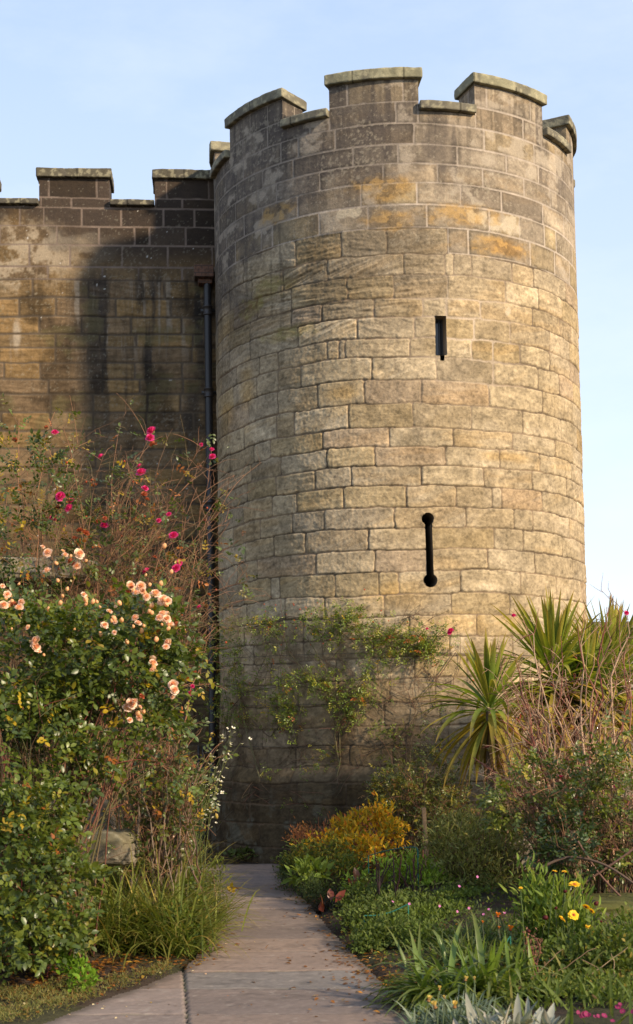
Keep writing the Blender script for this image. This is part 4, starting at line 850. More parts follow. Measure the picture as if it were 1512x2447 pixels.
# ================================================================== BOULDERS AND FAR WALL
def rock(name, label, c, s, seed, base, moss=0., flat_top=0.):
    g = GM(); nu, nv = 70, 44; a = np.linspace(0, 2 * PI, nu); p = np.linspace(0, PI, nv); A, Pp = np.meshgrid(a, p)
    sp = lambda x, e: np.sign(x) * np.abs(x) ** e
    X = sp(np.sin(Pp), .42) * sp(np.cos(A), .42); Y = sp(np.sin(Pp), .42) * sp(np.sin(A), .42); Z = sp(np.cos(Pp), .42)
    n = fbm(X * 1.6 + Z * 1.1 + seed, Y * 1.6 - Z * .9 + 7, 4, seed) - .5; n2 = fbm(X * 7 + Z * 5 + seed, Y * 7 - Z * 4 + 7, 4, seed + 3) - .5
    k = 1 + .30 * n + .13 * n2; P = np.stack([X * s[0], Y * s[1], Z * s[2]], -1) * k[..., None]
    C = np.array(base) * (1 + .9 * n + .9 * n2)[..., None]; m = sst(.1, .5, Z + 1.6 * n2 + n) * moss; C = mix(C, np.array([.075, .072, .018]) * (.4 + 1.2 * (n2 + .5))[..., None], np.clip(m, 0, 1)); C = mix(C, np.array([.36, .34, .27]), sst(.16, .24, n2) * .6 * (1 - m))
    t = tag(empty(name, c, label, 'rock'), None); g.grid(P + np.array(c), np.clip(C, .01, .7)); bpy.data.objects.remove(t)
    o = g.build(name, M_STONE, None, origin=c); tag(o, label, 'rock'); return o
rock('boulder', 'upright grey boulder behind the flat topped one in the left border', W(185, 1965, 11.9), (.30, .3, .20), 601, [.17, .14, .105], .35)
rock('boulder', 'flat topped pale boulder with dead leaves on it in the left border', W(250, 2025, 11.2), (.27, .3, .13), 607, [.19, .16, .115], .45)
rock('boulder', 'pale stone half hidden in the foliage at the left edge, high on the bank', W(60, 1370, 12.6), (.6, .4, .12), 611, [.28, .23, .16], .1)
rock('boulder', 'dark upright stone behind the wooden stake at the right', W(1352, 2075, 11.4), (.11, .12, .20), 613, [.07, .06, .05], .3)
rock('boulder', 'moss covered rock at the right edge behind the yellow flowers', W(1450, 2185, 10.7), (.34, .4, .13), 617, [.12, .10, .08], 1.6)
rock('boulder', 'dark rock under the mossy one at the right edge', W(1465, 2265, 10.0), (.22, .2, .12), 619, [.06, .055, .05], .4)
rock('boulder', 'pale stone behind the grey green shrub on the right', W(1235, 2045, 13.2), (.16, .15, .16), 623, [.34, .28, .22], .1)
# low garden wall beyond the palms
fw = empty('garden_wall', (7.0, 23.0, 0), 'low pale stone garden wall seen through the palms at the right edge', 'wall')
FV = [-.3] + [.0 + .3 * k for k in range(0, 11)] + [3.18]; FJ = [fill_joints([], 0, 18, .4, .8, rr) for _ in range(len(FV) - 1)]
U, V = np.meshgrid(np.linspace(.0, 16, 620), np.linspace(-.3, 3.18, 150)); d, sid, lu, lv, c = stone_eval(U, V, FV, FJ, 21, .02, .01, .02); s = sst(.006, .02, d); r2 = hsh(sid, 2); n2 = fbm(U * 8, V * 8, 4, 631); n1 = fbm(U, V, 4, 632)
C = np.array([.30, .25, .185]) * (.7 + .5 * r2 + .6 * (n2 - .5) + .5 * (n1 - .5))[..., None]; C = mix(C, np.array([.10, .09, .08]), sst(2.6, 3.1, V + .4 * (n1 - .5)) * .8)
g = GM(); g.grid(np.stack([3.2 + U, 22.6 + .05 * U - .015 * s - .02 * (n2 - .5), V], -1), mix(np.array([.2, .16, .12]) + 0 * C, C, s)); 
g.grid(np.stack([3.2 + U[::30, ::30], 23.2 + .05 * U[::30, ::30], V[::30, ::30]], -1), np.array([.2, .17, .13]), flip=True); g.build('wall_face', M_STONE, fw)
g = GM(); rbox(g, lambda Q: np.stack([3.2 + Q[..., 0], 22.6 + .05 * Q[..., 0] + Q[..., 1], Q[..., 2]], -1), (0, -.08, 3.183), (16, .68, 3.3), .03, (90, 6, 4), coping_col([.12, .11, .085], 640), .01, 641); g.build('coping', M_STONE, fw)
# ================================================================== CLIMBING ROSE ON THE TOWER
def on_tower(px, py, off=.06):
    d = ray(px, py); R_ = TR + off; ox, oy = -TX, -TY; a = d[0] ** 2 + d[1] ** 2; b = ox * d[0] + oy * d[1]; c = ox * ox + oy * oy - R_ * R_
    q = b * b - a * c; tt = (-b - math.sqrt(max(q, 0))) / a; return EYEn + d * tt
def tpath(pts, m, off=.05, wig=.012):
    pts = np.array(pts, float); s = np.concatenate([[0], np.cumsum(np.hypot(*np.diff(pts, axis=0).T))]); q = np.linspace(0, s[-1], m)
    xs_ = np.interp(q, s, pts[:, 0]) ; ys_ = np.interp(q, s, pts[:, 1]); P = np.array([on_tower(x, y, off + .05 * (y > 1850)) for x, y in zip(xs_, ys_)]); return P + np.cumsum(rng.normal(size=P.shape), 0) * wig * .35
cb = on_tower(735, 2010, .35); cb[2] = gz(cb[0], cb[1])
t = empty('climbing_rose', cb, 'thin climbing rose trained on wires across the foot of the tower', 'climbing plant')
gs = GM(); gl = GM()
stems_ = [([(735, 2010), (700, 1960), (640, 1900), (622, 1850), (600, 1780), (580, 1700), (565, 1640), (560, 1560)], .016), ([(640, 1900), (590, 1880), (540, 1860), (528, 1800), (535, 1720)], .010),
          ([(740, 1990), (640, 1925), (560, 1880)], .007), ([(800, 1870), (812, 1820), (808, 1740), (785, 1680), (780, 1600), (740, 1530), (690, 1500)], .010), ([(810, 1830), (800, 1750), (840, 1680), (880, 1600), (900, 1540), (960, 1500)], .009),
          ([(780, 1640), (730, 1610), (690, 1560), (670, 1500), (640, 1470)], .010), ([(600, 1500), (690, 1470), (800, 1480), (900, 1500), (1000, 1525), (1070, 1515), (1085, 1500)], .006), ([(540, 1800), (545, 1700), (600, 1640), (640, 1560), (650, 1480)], .007),
          ([(830, 1880), (790, 1900), (730, 1935)], .009), ([(560, 1660), (620, 1650), (700, 1640), (860, 1680), (1000, 1680), (1060, 1690)], .005), ([(1000, 1700), (960, 1760), (880, 1800), (820, 1870)], .006), ([(1090, 1560), (1050, 1620), (1000, 1680), (980, 1800), (960, 1900)], .006),
          ([(930, 1600), (960, 1480), (1010, 1470), (1040, 1500)], .004), ([(600, 1720), (640, 1760), (690, 1700), (700, 1650)], .006), ([(520, 1760), (560, 1800), (600, 1850), (625, 1900)], .006), ([(1060, 1500), (1030, 1540), (1000, 1560), (940, 1600), (920, 1700)], .005)]
SP = []
for pts, r0 in stems_:
    P = tpath(pts, 22, .05); SP.append(P); tubes(gs, P[None], taper(1, 22, r0, r0 * .35), np.array([(.16, .13, .06) if r0 > .008 else (.11, .075, .045)]), 6)
SPa = np.stack(SP); tw = side_twigs(SPa, 260, 0, 0, .1, .45, .0028, tmin=.1, gs=gs, y_bias=-.1, cc=np.array([(.13, .085, .05), (.10, .09, .04), (.16, .07, .045)]))
for _ in range(120):     # bare wandering twigs over the stone
    x = random.uniform(540, 1090); y = random.uniform(1500, 1900); a = random.uniform(0, 6.28); pts = [(x, y)]
    for k in range(4): a += random.uniform(-.7, .7); x += 34 * math.cos(a); y += 34 * math.sin(a); pts.append((min(max(x, 535), 1100), min(max(y, 1490), 1900)))
    tubes(gs, tpath(pts, 12, .03, .004)[None], taper(1, 12, .0035, .0015), np.array([(.17, .11, .07)]), 4)
for y in (1560, 1682, 1786, 1878):   # training wires
    tubes(gs, np.array([on_tower(x, y + (x - 960) ** 2 * .00002 * (1750 - y) * .02, .04) for x in np.linspace(540, 1330, 22)])[None], taper(1, 22, .0022, .0022), np.array([(.05, .05, .05)]), 4)
gs.build('stems', M_BARK, t)
for (cx, cy, rx, ry, n) in [(620, 1490, 28, 30, 40), (655, 1540, 22, 30, 30), (640, 1500, 40, 20, 40), (745, 1480, 28, 20, 40), (760, 1510, 30, 22, 35), (820, 1480, 35, 25, 80), (845, 1470, 20, 30, 45), (800, 1510, 30, 30, 45), (880, 1510, 30, 25, 60), (920, 1520, 35, 25, 80), (960, 1535, 35, 28, 90), (1010, 1535, 35, 24, 100), (1030, 1545, 22, 22, 50), (900, 1560, 28, 20, 35), (735, 1620, 40, 25, 60), (770, 1640, 30, 25, 60), (700, 1620, 24, 18, 25), (790, 1660, 22, 20, 40), (660, 1690, 28, 40, 90), (690, 1720, 24, 30, 60), (680, 1655, 18, 22, 30), (845, 1680, 30, 22, 60), (830, 1710, 22, 22, 50), (865, 1630, 28, 20, 30), (880, 1660, 22, 18, 25), (895, 1600, 30, 14, 22), (545, 1560, 24, 30, 50), (520, 1540, 26, 40, 60), (545, 1650, 35, 30, 70), (530, 1690, 30, 28, 50), (560, 1720, 30, 20, 35), (600, 1640, 24, 18, 25), (560, 1600, 20, 20, 20), (905, 1745, 24, 10, 16), (940, 1745, 20, 12, 14), (780, 1800, 25, 16, 14), (640, 1850, 16, 12, 10), (735, 1845, 20, 18, 14), (700, 1910, 24, 18, 14), (1060, 1500, 18, 18, 14), (760, 1940, 16, 14, 8), (1080, 1600, 30, 20, 8), (1050, 1700, 30, 30, 10)]:
    q = np.array([on_tower(cx + rng.normal() * rx * .85, cy + rng.normal() * ry * .75, rng.uniform(.03, .22)) for _ in range(int(n * 1.5))])
    compound(gl, q, rvec(len(q)) + np.array([0, -.2, 0]), rng.uniform(.026, .042, len(q)), [(.13, .20, .045), (.09, .15, .04), (.22, .25, .055), (.36, .28, .03), (.30, .09, .03)], [5, 3, 2, .35, .2], wfac=.55, kind='dia')
gl.build('leaves', M_LEAF, t)
for (x, y, s) in [(1077, 1505, .85), (1074, 1511, .7), (1020, 1502, .45)]: put(random.choice(ROSE_M), 'flower', t, on_tower(x, y, .22), FACE(), s)
for _ in range(36): put(HIP, 'hip', t, on_tower(random.choice([random.gauss(700, 60), random.gauss(850, 90)]), random.gauss(1490, 30), random.uniform(.05, .2)), None, random.uniform(.6, 1.1))
# ================================================================== RIGHT BORDER
# --- cordylines
def cordyline(label, head, Y, n, ln, foot, lo=.0, group='palms beside the tower', wd=(.042, .068), seed=0):
    c = W(head[0], head[1], Y); f = np.array([foot if foot is not None else c[0], c[1], 0]); f[2] = gz(f[0], f[1]); t = empty('cordyline_palm', f, label, 'palm', group)
    g = GM(); zt = np.linspace(0, 1, 14); P = np.stack([f[0] + (c[0] - f[0]) * zt, f[1] + 0 * zt, f[2] + (c[2] + .05 - f[2]) * zt], -1); P[1:-1] += rng.normal(size=(12, 3)) * .006
    tubes(g, P[None], np.array([.06 - .02 * zt + .006 * np.sin(np.arange(14) * 2.4)]), np.array([(.14, .105, .07)]), 12); g.build('trunk', M_BARK, t)
    g = GM(); el = np.sort(rng.uniform(lo - .75, 1.52, n)); k = (el > .2); el = np.where(k, el, el * 1.0); az = rng.uniform(0, 2 * PI, n)
    d = np.stack([np.cos(el) * np.cos(az), np.cos(el) * np.sin(az), np.sin(el)], -1); age = (el < .1)
    b = c + d * .05 + np.array([0, 0, 1]) * ((el / 1.5) * .12)[:, None]
    cols = np.where(age[:, None], pal(n, [(.24, .22, .055), (.15, .18, .045), (.32, .25, .08)], [3, 3, 1.2]), pal(n, [(.17, .25, .05), (.12, .20, .055), (.28, .30, .07)], [5, 4, 1.5]))
    L_ = rng.uniform(ln * .75, ln * 1.1, n) * np.where(el > 1.1, .88, 1.0)
    ribbons(g, b, d, L_, rng.uniform(wd[0], wd[1], n), np.where(el > .75, rng.uniform(.02, .35, n), rng.uniform(.30, .95, n)), cols, 8, .35, (.30, .22, .09), ([0, .12, .45, .8, 1], [.4, .55, 1, .6, .03]))
    g.build('leaves', M_LEAFM, t)
    g = GM(); m = int(n * .22); az = rng.uniform(0, 2 * PI, m); d = np.stack([np.cos(az) * .45, np.sin(az) * .45, np.full(m, -.85)], -1); b = c + d * .05 - np.array([0, 0, .03])
    ribbons(g, b, d, rng.uniform(ln * .6, ln * 1.15, m), rng.uniform(wd[0], wd[1], m), .5, pal(m, [(.25, .17, .08), (.18, .12, .06), (.20, .17, .05)], [3, 2, 2]), 6, .35, None, ([0, .12, .45, .8, 1], [.4, .55, 1, .6, .03])); g.build('dead_leaves', M_LEAFM, t)
    return t
cordyline('small spiky palm with one yellow green head, nearest the arrow slit', (1170, 1705), 13.6, 125, .76, None)
cordyline('tallest spiky palm standing against the right edge of the tower', (1322, 1635), 14.8, 190, .98, None)
cordyline('spiky palm at the right edge, its head open against the sky', (1462, 1650), 15.4, 250, .95, None)
cordyline('bushy spiky palm low between the tallest palm and the right edge one', (1400, 1690), 14.9, 210, .88, None)
# --- bare twiggy rose in front of the palms
base = W(1400, 2010, 12.3); base[2] = gz(base[0], base[1])
t = empty('rose_bush', base, 'leafless twiggy rose with pale brown forked stems in front of the palms', 'rose bush')
gs = GM(); RB = np.array([(.34, .20, .12), (.24, .125, .075), (.42, .28, .18), (.20, .07, .05)])
tp = np.array([W(x, y, 12.3 + random.uniform(-.45, .45)) for x, y in [(1250, 1480), (1258, 1500), (1465, 1425), (1450, 1450), (1500, 1480), (1380, 1500), (1420, 1560), (1230, 1560), (1300, 1560), (1350, 1600), (1490, 1560), (1200, 1640), (1260, 1620), (1320, 1680), (1440, 1620), (1505, 1640), (1240, 1720), (1180, 1760), (1290, 1740), (1400, 1700), (1470, 1700), (1350, 1780), (1220, 1810), (1500, 1760), (1430, 1800), (1130, 1810), (1160, 1860), (1480, 1460), (1400, 1490), (1340, 1520)]] + [W(random.uniform(1180, 1530), random.uniform(1560, 1900), 12.3 + random.uniform(-.5, .5)) for _ in range(40)])
nb = len(tp); bs = base + rng.uniform(-1, 1, (nb, 3)) * np.array([.28, .22, 0]); bs[:, 2] -= .02
cn_ = bez(bs, tp, np.stack([rng.uniform(-.1, .1, nb), np.zeros(nb), rng.uniform(-.1, .25, nb)], -1), 12, .075); tubes(gs, cn_, taper(nb, 12, rng.uniform(.010, .020, nb), .0035), RB[rng.integers(0, 4, nb)], 6)
t1 = side_twigs(cn_, 420, 0, 0, .1, .42, .0038, tmin=.35, gs=gs, cc=RB); t2 = side_twigs(t1, 700, 0, 0, .05, .2, .0022, tmin=.2, gs=gs, cc=RB); side_twigs(t2, 500, 0, 0, .02, .08, .0016, tmin=.3, gs=gs, cc=np.array([(.20, .04, .05), (.16, .06, .05)]), m=3)
gs.build('stems', M_BARK, t)
for (x, y, s) in [(1340, 1857, .5), (1430, 1872, .4), (1497, 1464, .5), (1227, 1470, .5), (1470, 1878, .4)]: put(random.choice(ROSE_M), 'flower', t, W(x, y, 11.9), FACE(), s)
gl = GM(); pp = t2[:, -1][:60]; compound(gl, pp, rvec(60), .02, [(.30, .05, .05), (.12, .12, .04), (.25, .09, .05)], [2, 2, 2]); gl.build('leaves', M_LEAF, t)
# --- leafy roses right
RG = [(.095, .140, .034), (.065, .105, .034), (.15, .18, .034), (.22, .20, .03)]
def rose_shrub(label, spec, n, foot, Y, size=(.030, .050), nst=60, cw=(5, 4, 2, .25), twigs=300, rs=(.004, .009), shell=.35, cols=RG, spread=.25):
    base = W(foot[0], foot[1], Y); base[2] = gz(base[0], base[1]); t = empty('rose_bush', base, label, 'rose bush'); gl = GM(); gs = GM()
    p, nd = ell_pts(spec, n, shell); compound(gl, p, nd + rvec(n) * .8, rng.uniform(size[0], size[1], n), cols, cw, wfac=.62)
    e, nd = ell_pts(spec, nst, .25); b = base + rng.uniform(-1, 1, (nst, 3)) * np.array([spread, spread * .6, 0]); b[:, 2] = ground_z(b[:, 0], b[:, 1]) - .02
    c = bez(b, e, np.stack([np.zeros(nst), np.zeros(nst), rng.uniform(0, .25, nst)], -1), 9, .03); tubes(gs, c, taper(nst, 9, rng.uniform(rs[0], rs[1], nst), .002), np.array([(.12, .09, .045), (.16, .08, .05), (.09, .08, .035)])[rng.integers(0, 3, nst)], 5)
    side_twigs(c, twigs, 0, 0, .08, .35, .0022, tmin=.25, gs=gs); gl.build('leaves', M_LEAF, t); gs.build('stems', M_BARK, t); return t
rose_shrub('leafy green rose on the right with arching shoots under the twiggy rose', [(1290, 1900, 130, 80, 11.6, .35), (1400, 1890, 90, 70, 11.6, .35), (1230, 1930, 70, 50, 11.6, .25), (1340, 1970, 60, 80, 11.5, .2, .6)], 560, (1370, 2130), 11.6)
rose_shrub('leafy green rose cut by the right edge of the picture', [(1470, 1930, 80, 130, 11.4, .35), (1440, 1830, 70, 50, 11.5, .3), (1490, 2020, 60, 80, 11.2, .3, .6), (1470, 1760, 60, 40, 11.6, .3, .4)], 560, (1490, 2150), 11.4)
rose_shrub('dark leafed rose shoots beside the wooden stake', [(1300, 2030, 45, 45, 11.1, .15, .6), (1390, 2060, 45, 55, 10.9, .15), (1370, 1990, 40, 40, 11.1, .15), (1290, 2110, 25, 30, 10.9, .12, .6)], 300, (1360, 2170), 11.0, nst=16, twigs=80, cols=[(.025, .05, .024), (.035, .065, .028)], cw=(1, 1))
rose_shrub('fine leaved rose thicket against the tower left of the small palm', [(1000, 1900, 110, 75, 15.2, .35), (1050, 1840, 80, 60, 15.3, .3, .8), (940, 1900, 70, 60, 15.2, .3, .8), (1070, 1940, 80, 60, 14.8, .3), (1040, 1780, 50, 40, 15.4, .2, .3), (960, 1800, 40, 40, 15.4, .2, .3)], 1500, (1010, 2030), 15.0, (.024, .040), 80, twigs=500, cols=[(.085, .115, .035), (.06, .085, .032), (.16, .16, .04), (.17, .10, .05)], cw=(4, 3, 2, .6), spread=.5, shell=.1)
rose_shrub('brown twiggy rose undergrowth at the foot of the palms', [(1240, 1880, 110, 110, 13.4, .4), (1380, 1900, 120, 120, 13.2, .4), (1480, 1960, 60, 120, 13, .4)], 350, (1300, 2060), 13.2, nst=120, twigs=900, spread=.8, cols=[(.17, .10, .05), (.09, .10, .03), (.2, .17, .06)], cw=(2, 2, 1), shell=.1)
gs = GM(); pts = [W(1290, 2075, 10.8), W(1330, 2055, 10.8), W(1370, 2045, 10.8), W(1450, 2065, 10.7), W(1540, 2130, 10.6)]
def spl(pts, m): pts = np.array(pts); s = np.linspace(0, 1, len(pts)); q = np.linspace(0, 1, m); return np.stack([np.interp(q, s, pts[:, k]) for k in range(3)], -1)
def smooth(P, k=3):
    for _ in range(k): P = np.concatenate([P[:1], (P[:-2] + 2 * P[1:-1] + P[2:]) / 4, P[-1:]])
    return P
tubes(gs, smooth(spl(pts, 20))[None], taper(1, 20, .011, .009), np.array([(.10, .065, .045)]), 8)
for pp in ([(1300, 2190), (1380, 2120), (1470, 2060), (1540, 2010)], [(1380, 2010), (1430, 2090), (1500, 2160), (1540, 2200)]): tubes(gs, smooth(spl([W(x, y, 10.8) for x, y in pp], 14))[None], taper(1, 14, .010, .008), np.array([(.13, .07, .05)]), 6)
o = gs.build('branch', M_BARK, None, origin=W(1400, 2080, 10.8)); tag(o, 'thick brown arching branches reaching in from the right edge', 'branch')
# --- stakes
def stake(label, x, y0, y1, Y, wd, lean=0, col=(.30, .19, .10)):
    a = W(x, y0, Y); b = W(x, y1, Y); zb = min(b[2], gz(a[0], a[1])) ; h_ = a[2] - zb; g = GM()
    rbox(g, lambda Q: np.stack([a[0] + Q[..., 0] + lean * (Q[..., 2] - h_), a[1] + Q[..., 1], zb + Q[..., 2]], -1), (-wd / 2, -wd / 2, -.05), (wd / 2, wd / 2, h_), .004, (3, 3, 20), lambda Q, n: np.array(col) * (.7 + .6 * fbm(Q[..., 0] * 90, Q[..., 2] * 6, 3, 71))[..., None], .002, int(x))
    o = g.build('wooden_stake', M_WOOD, None, origin=(a[0], a[1], zb)); tag(o, label, 'stake', None); return o
stake('square wooden stake among the roses at the right, the thickest one', 1371, 1985, 2155, 11.2, .062, -.04)
stake('slim wooden stake behind the grey green shrub', 1172, 1950, 2010, 13.0, .045, .0, (.42, .28, .12))
stake('thin weathered stake in front of the thicket, nearest the path', 1012, 1930, 1990, 14.2, .042, -.04, (.25, .17, .10))
# --- shrubs
t = herb('spirea', 'golden yellow autumn shrub at the far end of the path', 'shrub', [(820, 1985, 35, 30, 14.6, .2), (870, 1965, 40, 32, 14.7, .2), (910, 1950, 22, 40, 14.7, .15), (930, 1985, 30, 28, 14.5, .2), (780, 2015, 40, 22, 14.4, .2, .7), (860, 2020, 50, 35, 14.2, .25, .9), (950, 2000, 26, 25, 14.6, .15, .8), (900, 2040, 40, 25, 14.0, .2, .6), (740, 2025, 25, 15, 14.4, .12, .5)], 1500, .068, [(.52, .34, .035), (.40, .30, .035), (.22, .22, .035), (.48, .20, .03)], [5, 4, 3, 1], 60, 'oval', .42, sc_=(.20, .07, .03), shell=0)
herb('red_twigs', 'bare orange twigs standing out of the golden shrub', 'shrub', [(790, 1970, 60, 30, 14.9, .2), (720, 1985, 30, 25, 14.9, .2), (880, 1950, 60, 30, 15, .2)], 60, .03, [(.35, .12, .05)], [1], 130, 'lance', .3, sc_=(.36, .12, .045), stem_r=.004)
herb('fern', 'rusty brown fern against the dark foot of the tower', 'fern', [(722, 2000, 32, 26, 15.6, .15), (745, 2010, 20, 20, 15.4, .12)], 600, .045, [(.28, .12, .07), (.22, .10, .06), (.30, .16, .08)], [1, 1, 1], 14, 'lance', .3, sc_=(.2, .08, .05))
herb('low_shrub', 'mixed green low shrub between the path and the golden shrub', 'shrub', [(740, 2050, 60, 40, 14.2, .3), (800, 2050, 50, 40, 14.0, .3), (690, 2075, 26, 30, 14.4, .2), (830, 2070, 40, 30, 13.6, .2)], 2300, .045, [(.09, .13, .035), (.06, .10, .035), (.17, .18, .04), (.25, .22, .045)], [4, 4, 2, .8], 40, 'lance', .34)
herb('broadleaf_plant', 'pale green broad leaves beside the path kerb', 'plant', [(740, 2085, 45, 28, 13.5, .2)], 110, .12, [(.15, .22, .06), (.11, .18, .05)], [1, 1], 10, 'oval', .42)
herb('low_shrub', 'dark green mat of fine leaves touching the far right side of the path', 'shrub', [(685, 2095, 22, 22, 14.2, .12), (700, 2110, 25, 20, 13.9, .12), (745, 2125, 30, 22, 13.1, .15)], 1300, .03, [(.04, .07, .035), (.055, .085, .04)], [1, 1], 0, 'lance', .3)
herb('sage_shrub', 'rounded grey green shrub with narrow leaves in the middle of the right bed', 'shrub', [(1130, 2020, 105, 70, 12.8, .5), (1060, 2010, 60, 45, 12.8, .35), (1200, 2010, 60, 60, 12.8, .35), (1120, 2090, 90, 60, 12.5, .4, .7), (1180, 2110, 60, 50, 12.4, .4, .5), (1090, 1970, 60, 30, 13, .3, .6)], 4600, .062, [(.19, .22, .105), (.145, .175, .085), (.25, .26, .14), (.09, .12, .05)], [5, 4, 2, 2], 150, 'lance', .22, sc_=(.11, .06, .045), stem_r=.004)
herb('astrantia', 'bright green deeply cut foliage behind the dark dead stems', 'plant', [(1000, 2090, 50, 45, 12.9, .3), (940, 2080, 40, 30, 12.9, .25), (1040, 2110, 40, 40, 12.6, .25), (860, 2110, 30, 22, 12.8, .2)], 1100, .062, [(.20, .33, .05), (.15, .27, .05), (.24, .35, .08)], [4, 3, 2], 30, 'lance', .32)
def spikes(name, label, cat, xs_, y0, y1, Y, r, col, lean=.1, head=None):
    bb = W(np.mean(xs_), y1, Y); bb[2] = gz(bb[0], bb[1]); t = empty(name, bb, label, cat); g = GM(); n = len(xs_)
    tpz = np.array([W(x, y0 + random.uniform(-25, 25), Y + random.uniform(-.2, .2)) for x in xs_]); b = tpz.copy(); b[:, 2] = ground_z(b[:, 0], b[:, 1]); b[:, 0] += rng.normal(size=n) * lean
    P = bez(b, tpz, np.zeros(3), 8, .01); tubes(g, P, taper(n, 8, r, r * .6), np.array(col)[rng.integers(0, len(col), n)], 5)
    if head:
        q = P[:, -4:].reshape(-1, 3).repeat(head, 0); q = q + rng.normal(size=q.shape) * np.array([.008, .008, .03]); leaves(g, q, rvec(len(q)) + np.array([0, 0, .5]), rvec(len(q)), .02, .012, pal(len(q), col, np.ones(len(col))), 'dia')
    g.build('stems', M_BARK, t); return t
spikes('dead_stems', 'dark dead flower stems in front of the cut foliage', 'plant', [925, 940, 950, 958, 968, 978, 990, 1000, 1012, 905, 895, 935, 985], 2050, 2180, 12.3, .009, [(.05, .03, .028), (.09, .035, .03), (.035, .025, .022)], .05)
herb('catmint', 'low blue green foliage along the right edge of the path', 'plant', [(870, 2150, 60, 40, 12.3, .3), (920, 2190, 70, 50, 11.3, .35), (850, 2200, 35, 30, 11.2, .2), (900, 2240, 50, 40, 10.4, .25), (980, 2170, 60, 40, 11.6, .3), (950, 2235, 50, 40, 10.4, .3), (870, 2255, 35, 22, 10.2, .15)], 6500, .036, [(.060, .100, .032), (.080, .125, .036), (.10, .14, .055), (.045, .075, .03)], [4, 4, 2, 2], 80, 'oval', .5)
herb('leafy_mound', 'fresh green mound of small leaves in the middle of the right bed', 'plant', [(990, 2210, 60, 45, 10.9, .3), (1050, 2200, 60, 45, 11.2, .3), (1020, 2250, 60, 40, 10.2, .25), (1100, 2170, 60, 35, 11.8, .3)], 4200, .034, [(.08, .13, .035), (.065, .105, .03), (.11, .17, .045)], [4, 3, 2], 60, 'oval', .5)
def gl_clump(name, label, centre, Y, n, ln, wd, droop, cols, cw, up, spread=.05, tip=None, fold=.3, mat=None, segs=7, wprof=None, cat='plant'):
    c = W(centre[0], centre[1], Y); c = np.array([c[0], c[1], gz(c[0], c[1])]); return clump(name, label, cat, [c], n, ln, wd, droop, cols, cw, up, spread=spread, tip=tip, fold=fold, mat=mat, segs=segs, wprof=wprof, loc=c)
gl_clump('black_grass', 'small tuft of near black strappy grass beside the path', (785, 2160), 12.6, 150, (.14, .26), (.008, .012), (.8, 1.6), [(.016, .016, .022), (.03, .03, .04)], [1, 1], .7, .05)
gl_clump('black_grass', 'second near black tuft between the reddish leaves and the golden shrub', (820, 2120), 13.2, 120, (.14, .26), (.008, .012), (.8, 1.6), [(.016, .016, .022), (.03, .03, .04)], [1, 1], .7, .05)
herb('bergenia', 'large red brown bergenia leaves beside the black grass', 'plant', [(785, 2155, 18, 14, 12.2, .06), (845, 2115, 22, 16, 12.6, .08), (935, 2110, 22, 14, 12.6, .08), (770, 2170, 12, 10, 12.0, .05)], 13, .12, [(.16, .04, .03), (.10, .035, .025), (.07, .09, .03)], [3, 2, 1.5], 6, 'oval', .6, M_LEAF, up=1.2)
herb('iris', 'narrow blue green leaves and pink flowers in the middle of the right bed', 'plant', [(1130, 2190, 60, 30, 10.8, .3)], 30, .05, [(.07, .11, .05)], [1], 14, 'lance', .2)
cs = [WG(x, y, .2) for x, y in [(1060, 2250), (1120, 2250), (1180, 2250), (1100, 2220), (1160, 2215), (1210, 2230)]]; clump('dianthus', 'blue green grassy foliage dotted with small pink flowers', 'plant', [np.array([c[0], c[1], 0]) for c in cs], 700, (.14, .32), (.006, .011), (.4, 1.2), [(.085, .13, .065), (.06, .10, .05), (.12, .16, .08)], [3, 3, 2], 1.0, spread=.10)
t = bpy.data.objects['dianthus']; PK = daisy_mesh('pink_flower', .015, 5, (.62, .16, .42), (.70, .30, .55), (.5, .2, .2), 8, .4, .45)
for (x, y) in [(1097, 2118), (1140, 2095), (1050, 2165), (938, 2155), (978, 2160), (1120, 2170), (1155, 2185), (1168, 2173), (1092, 2178), (1140, 2210), (1078, 2225), (1107, 2228), (1118, 2240), (1085, 2248), (985, 2225), (1205, 2180), (1135, 2232), (1180, 2225), (1160, 2250)]: 
    p = W(x, y, 10.5); put(PK, 'flower', t, p, FACE(), .75)
# agapanthus-like strap clump
c1 = WG(1085, 2365, .12); c1 = np.array([c1[0], c1[1], 0])
clump('agapanthus', 'big clump of glossy green strap leaves by the near right side of the path', 'plant', [c1, c1 + [.12, .12, 0], c1 + [-.1, .05, 0], c1 + [.22, .02, 0]], 300, (.30, .58), (.020, .036), (.55, 1.35), [(.085, .155, .050), (.060, .115, .042), (.15, .22, .06)], [4, 4, 1.2], .65, spread=.07, mat=M_LEAF, fold=.3, tip=(.13, .15, .05))
c2 = c1 + [.15, .2, 0]; clump('iris', 'stiff upright sword leaves rising from the strap leaved clump', 'plant', [c2, c2 + [.15, .05, 0]], 20, (.28, .44), (.022, .032), (.02, .12), [(.12, .20, .04), (.09, .16, .035)], [1, 1], 2.6, spread=.09, mat=M_LEAF)
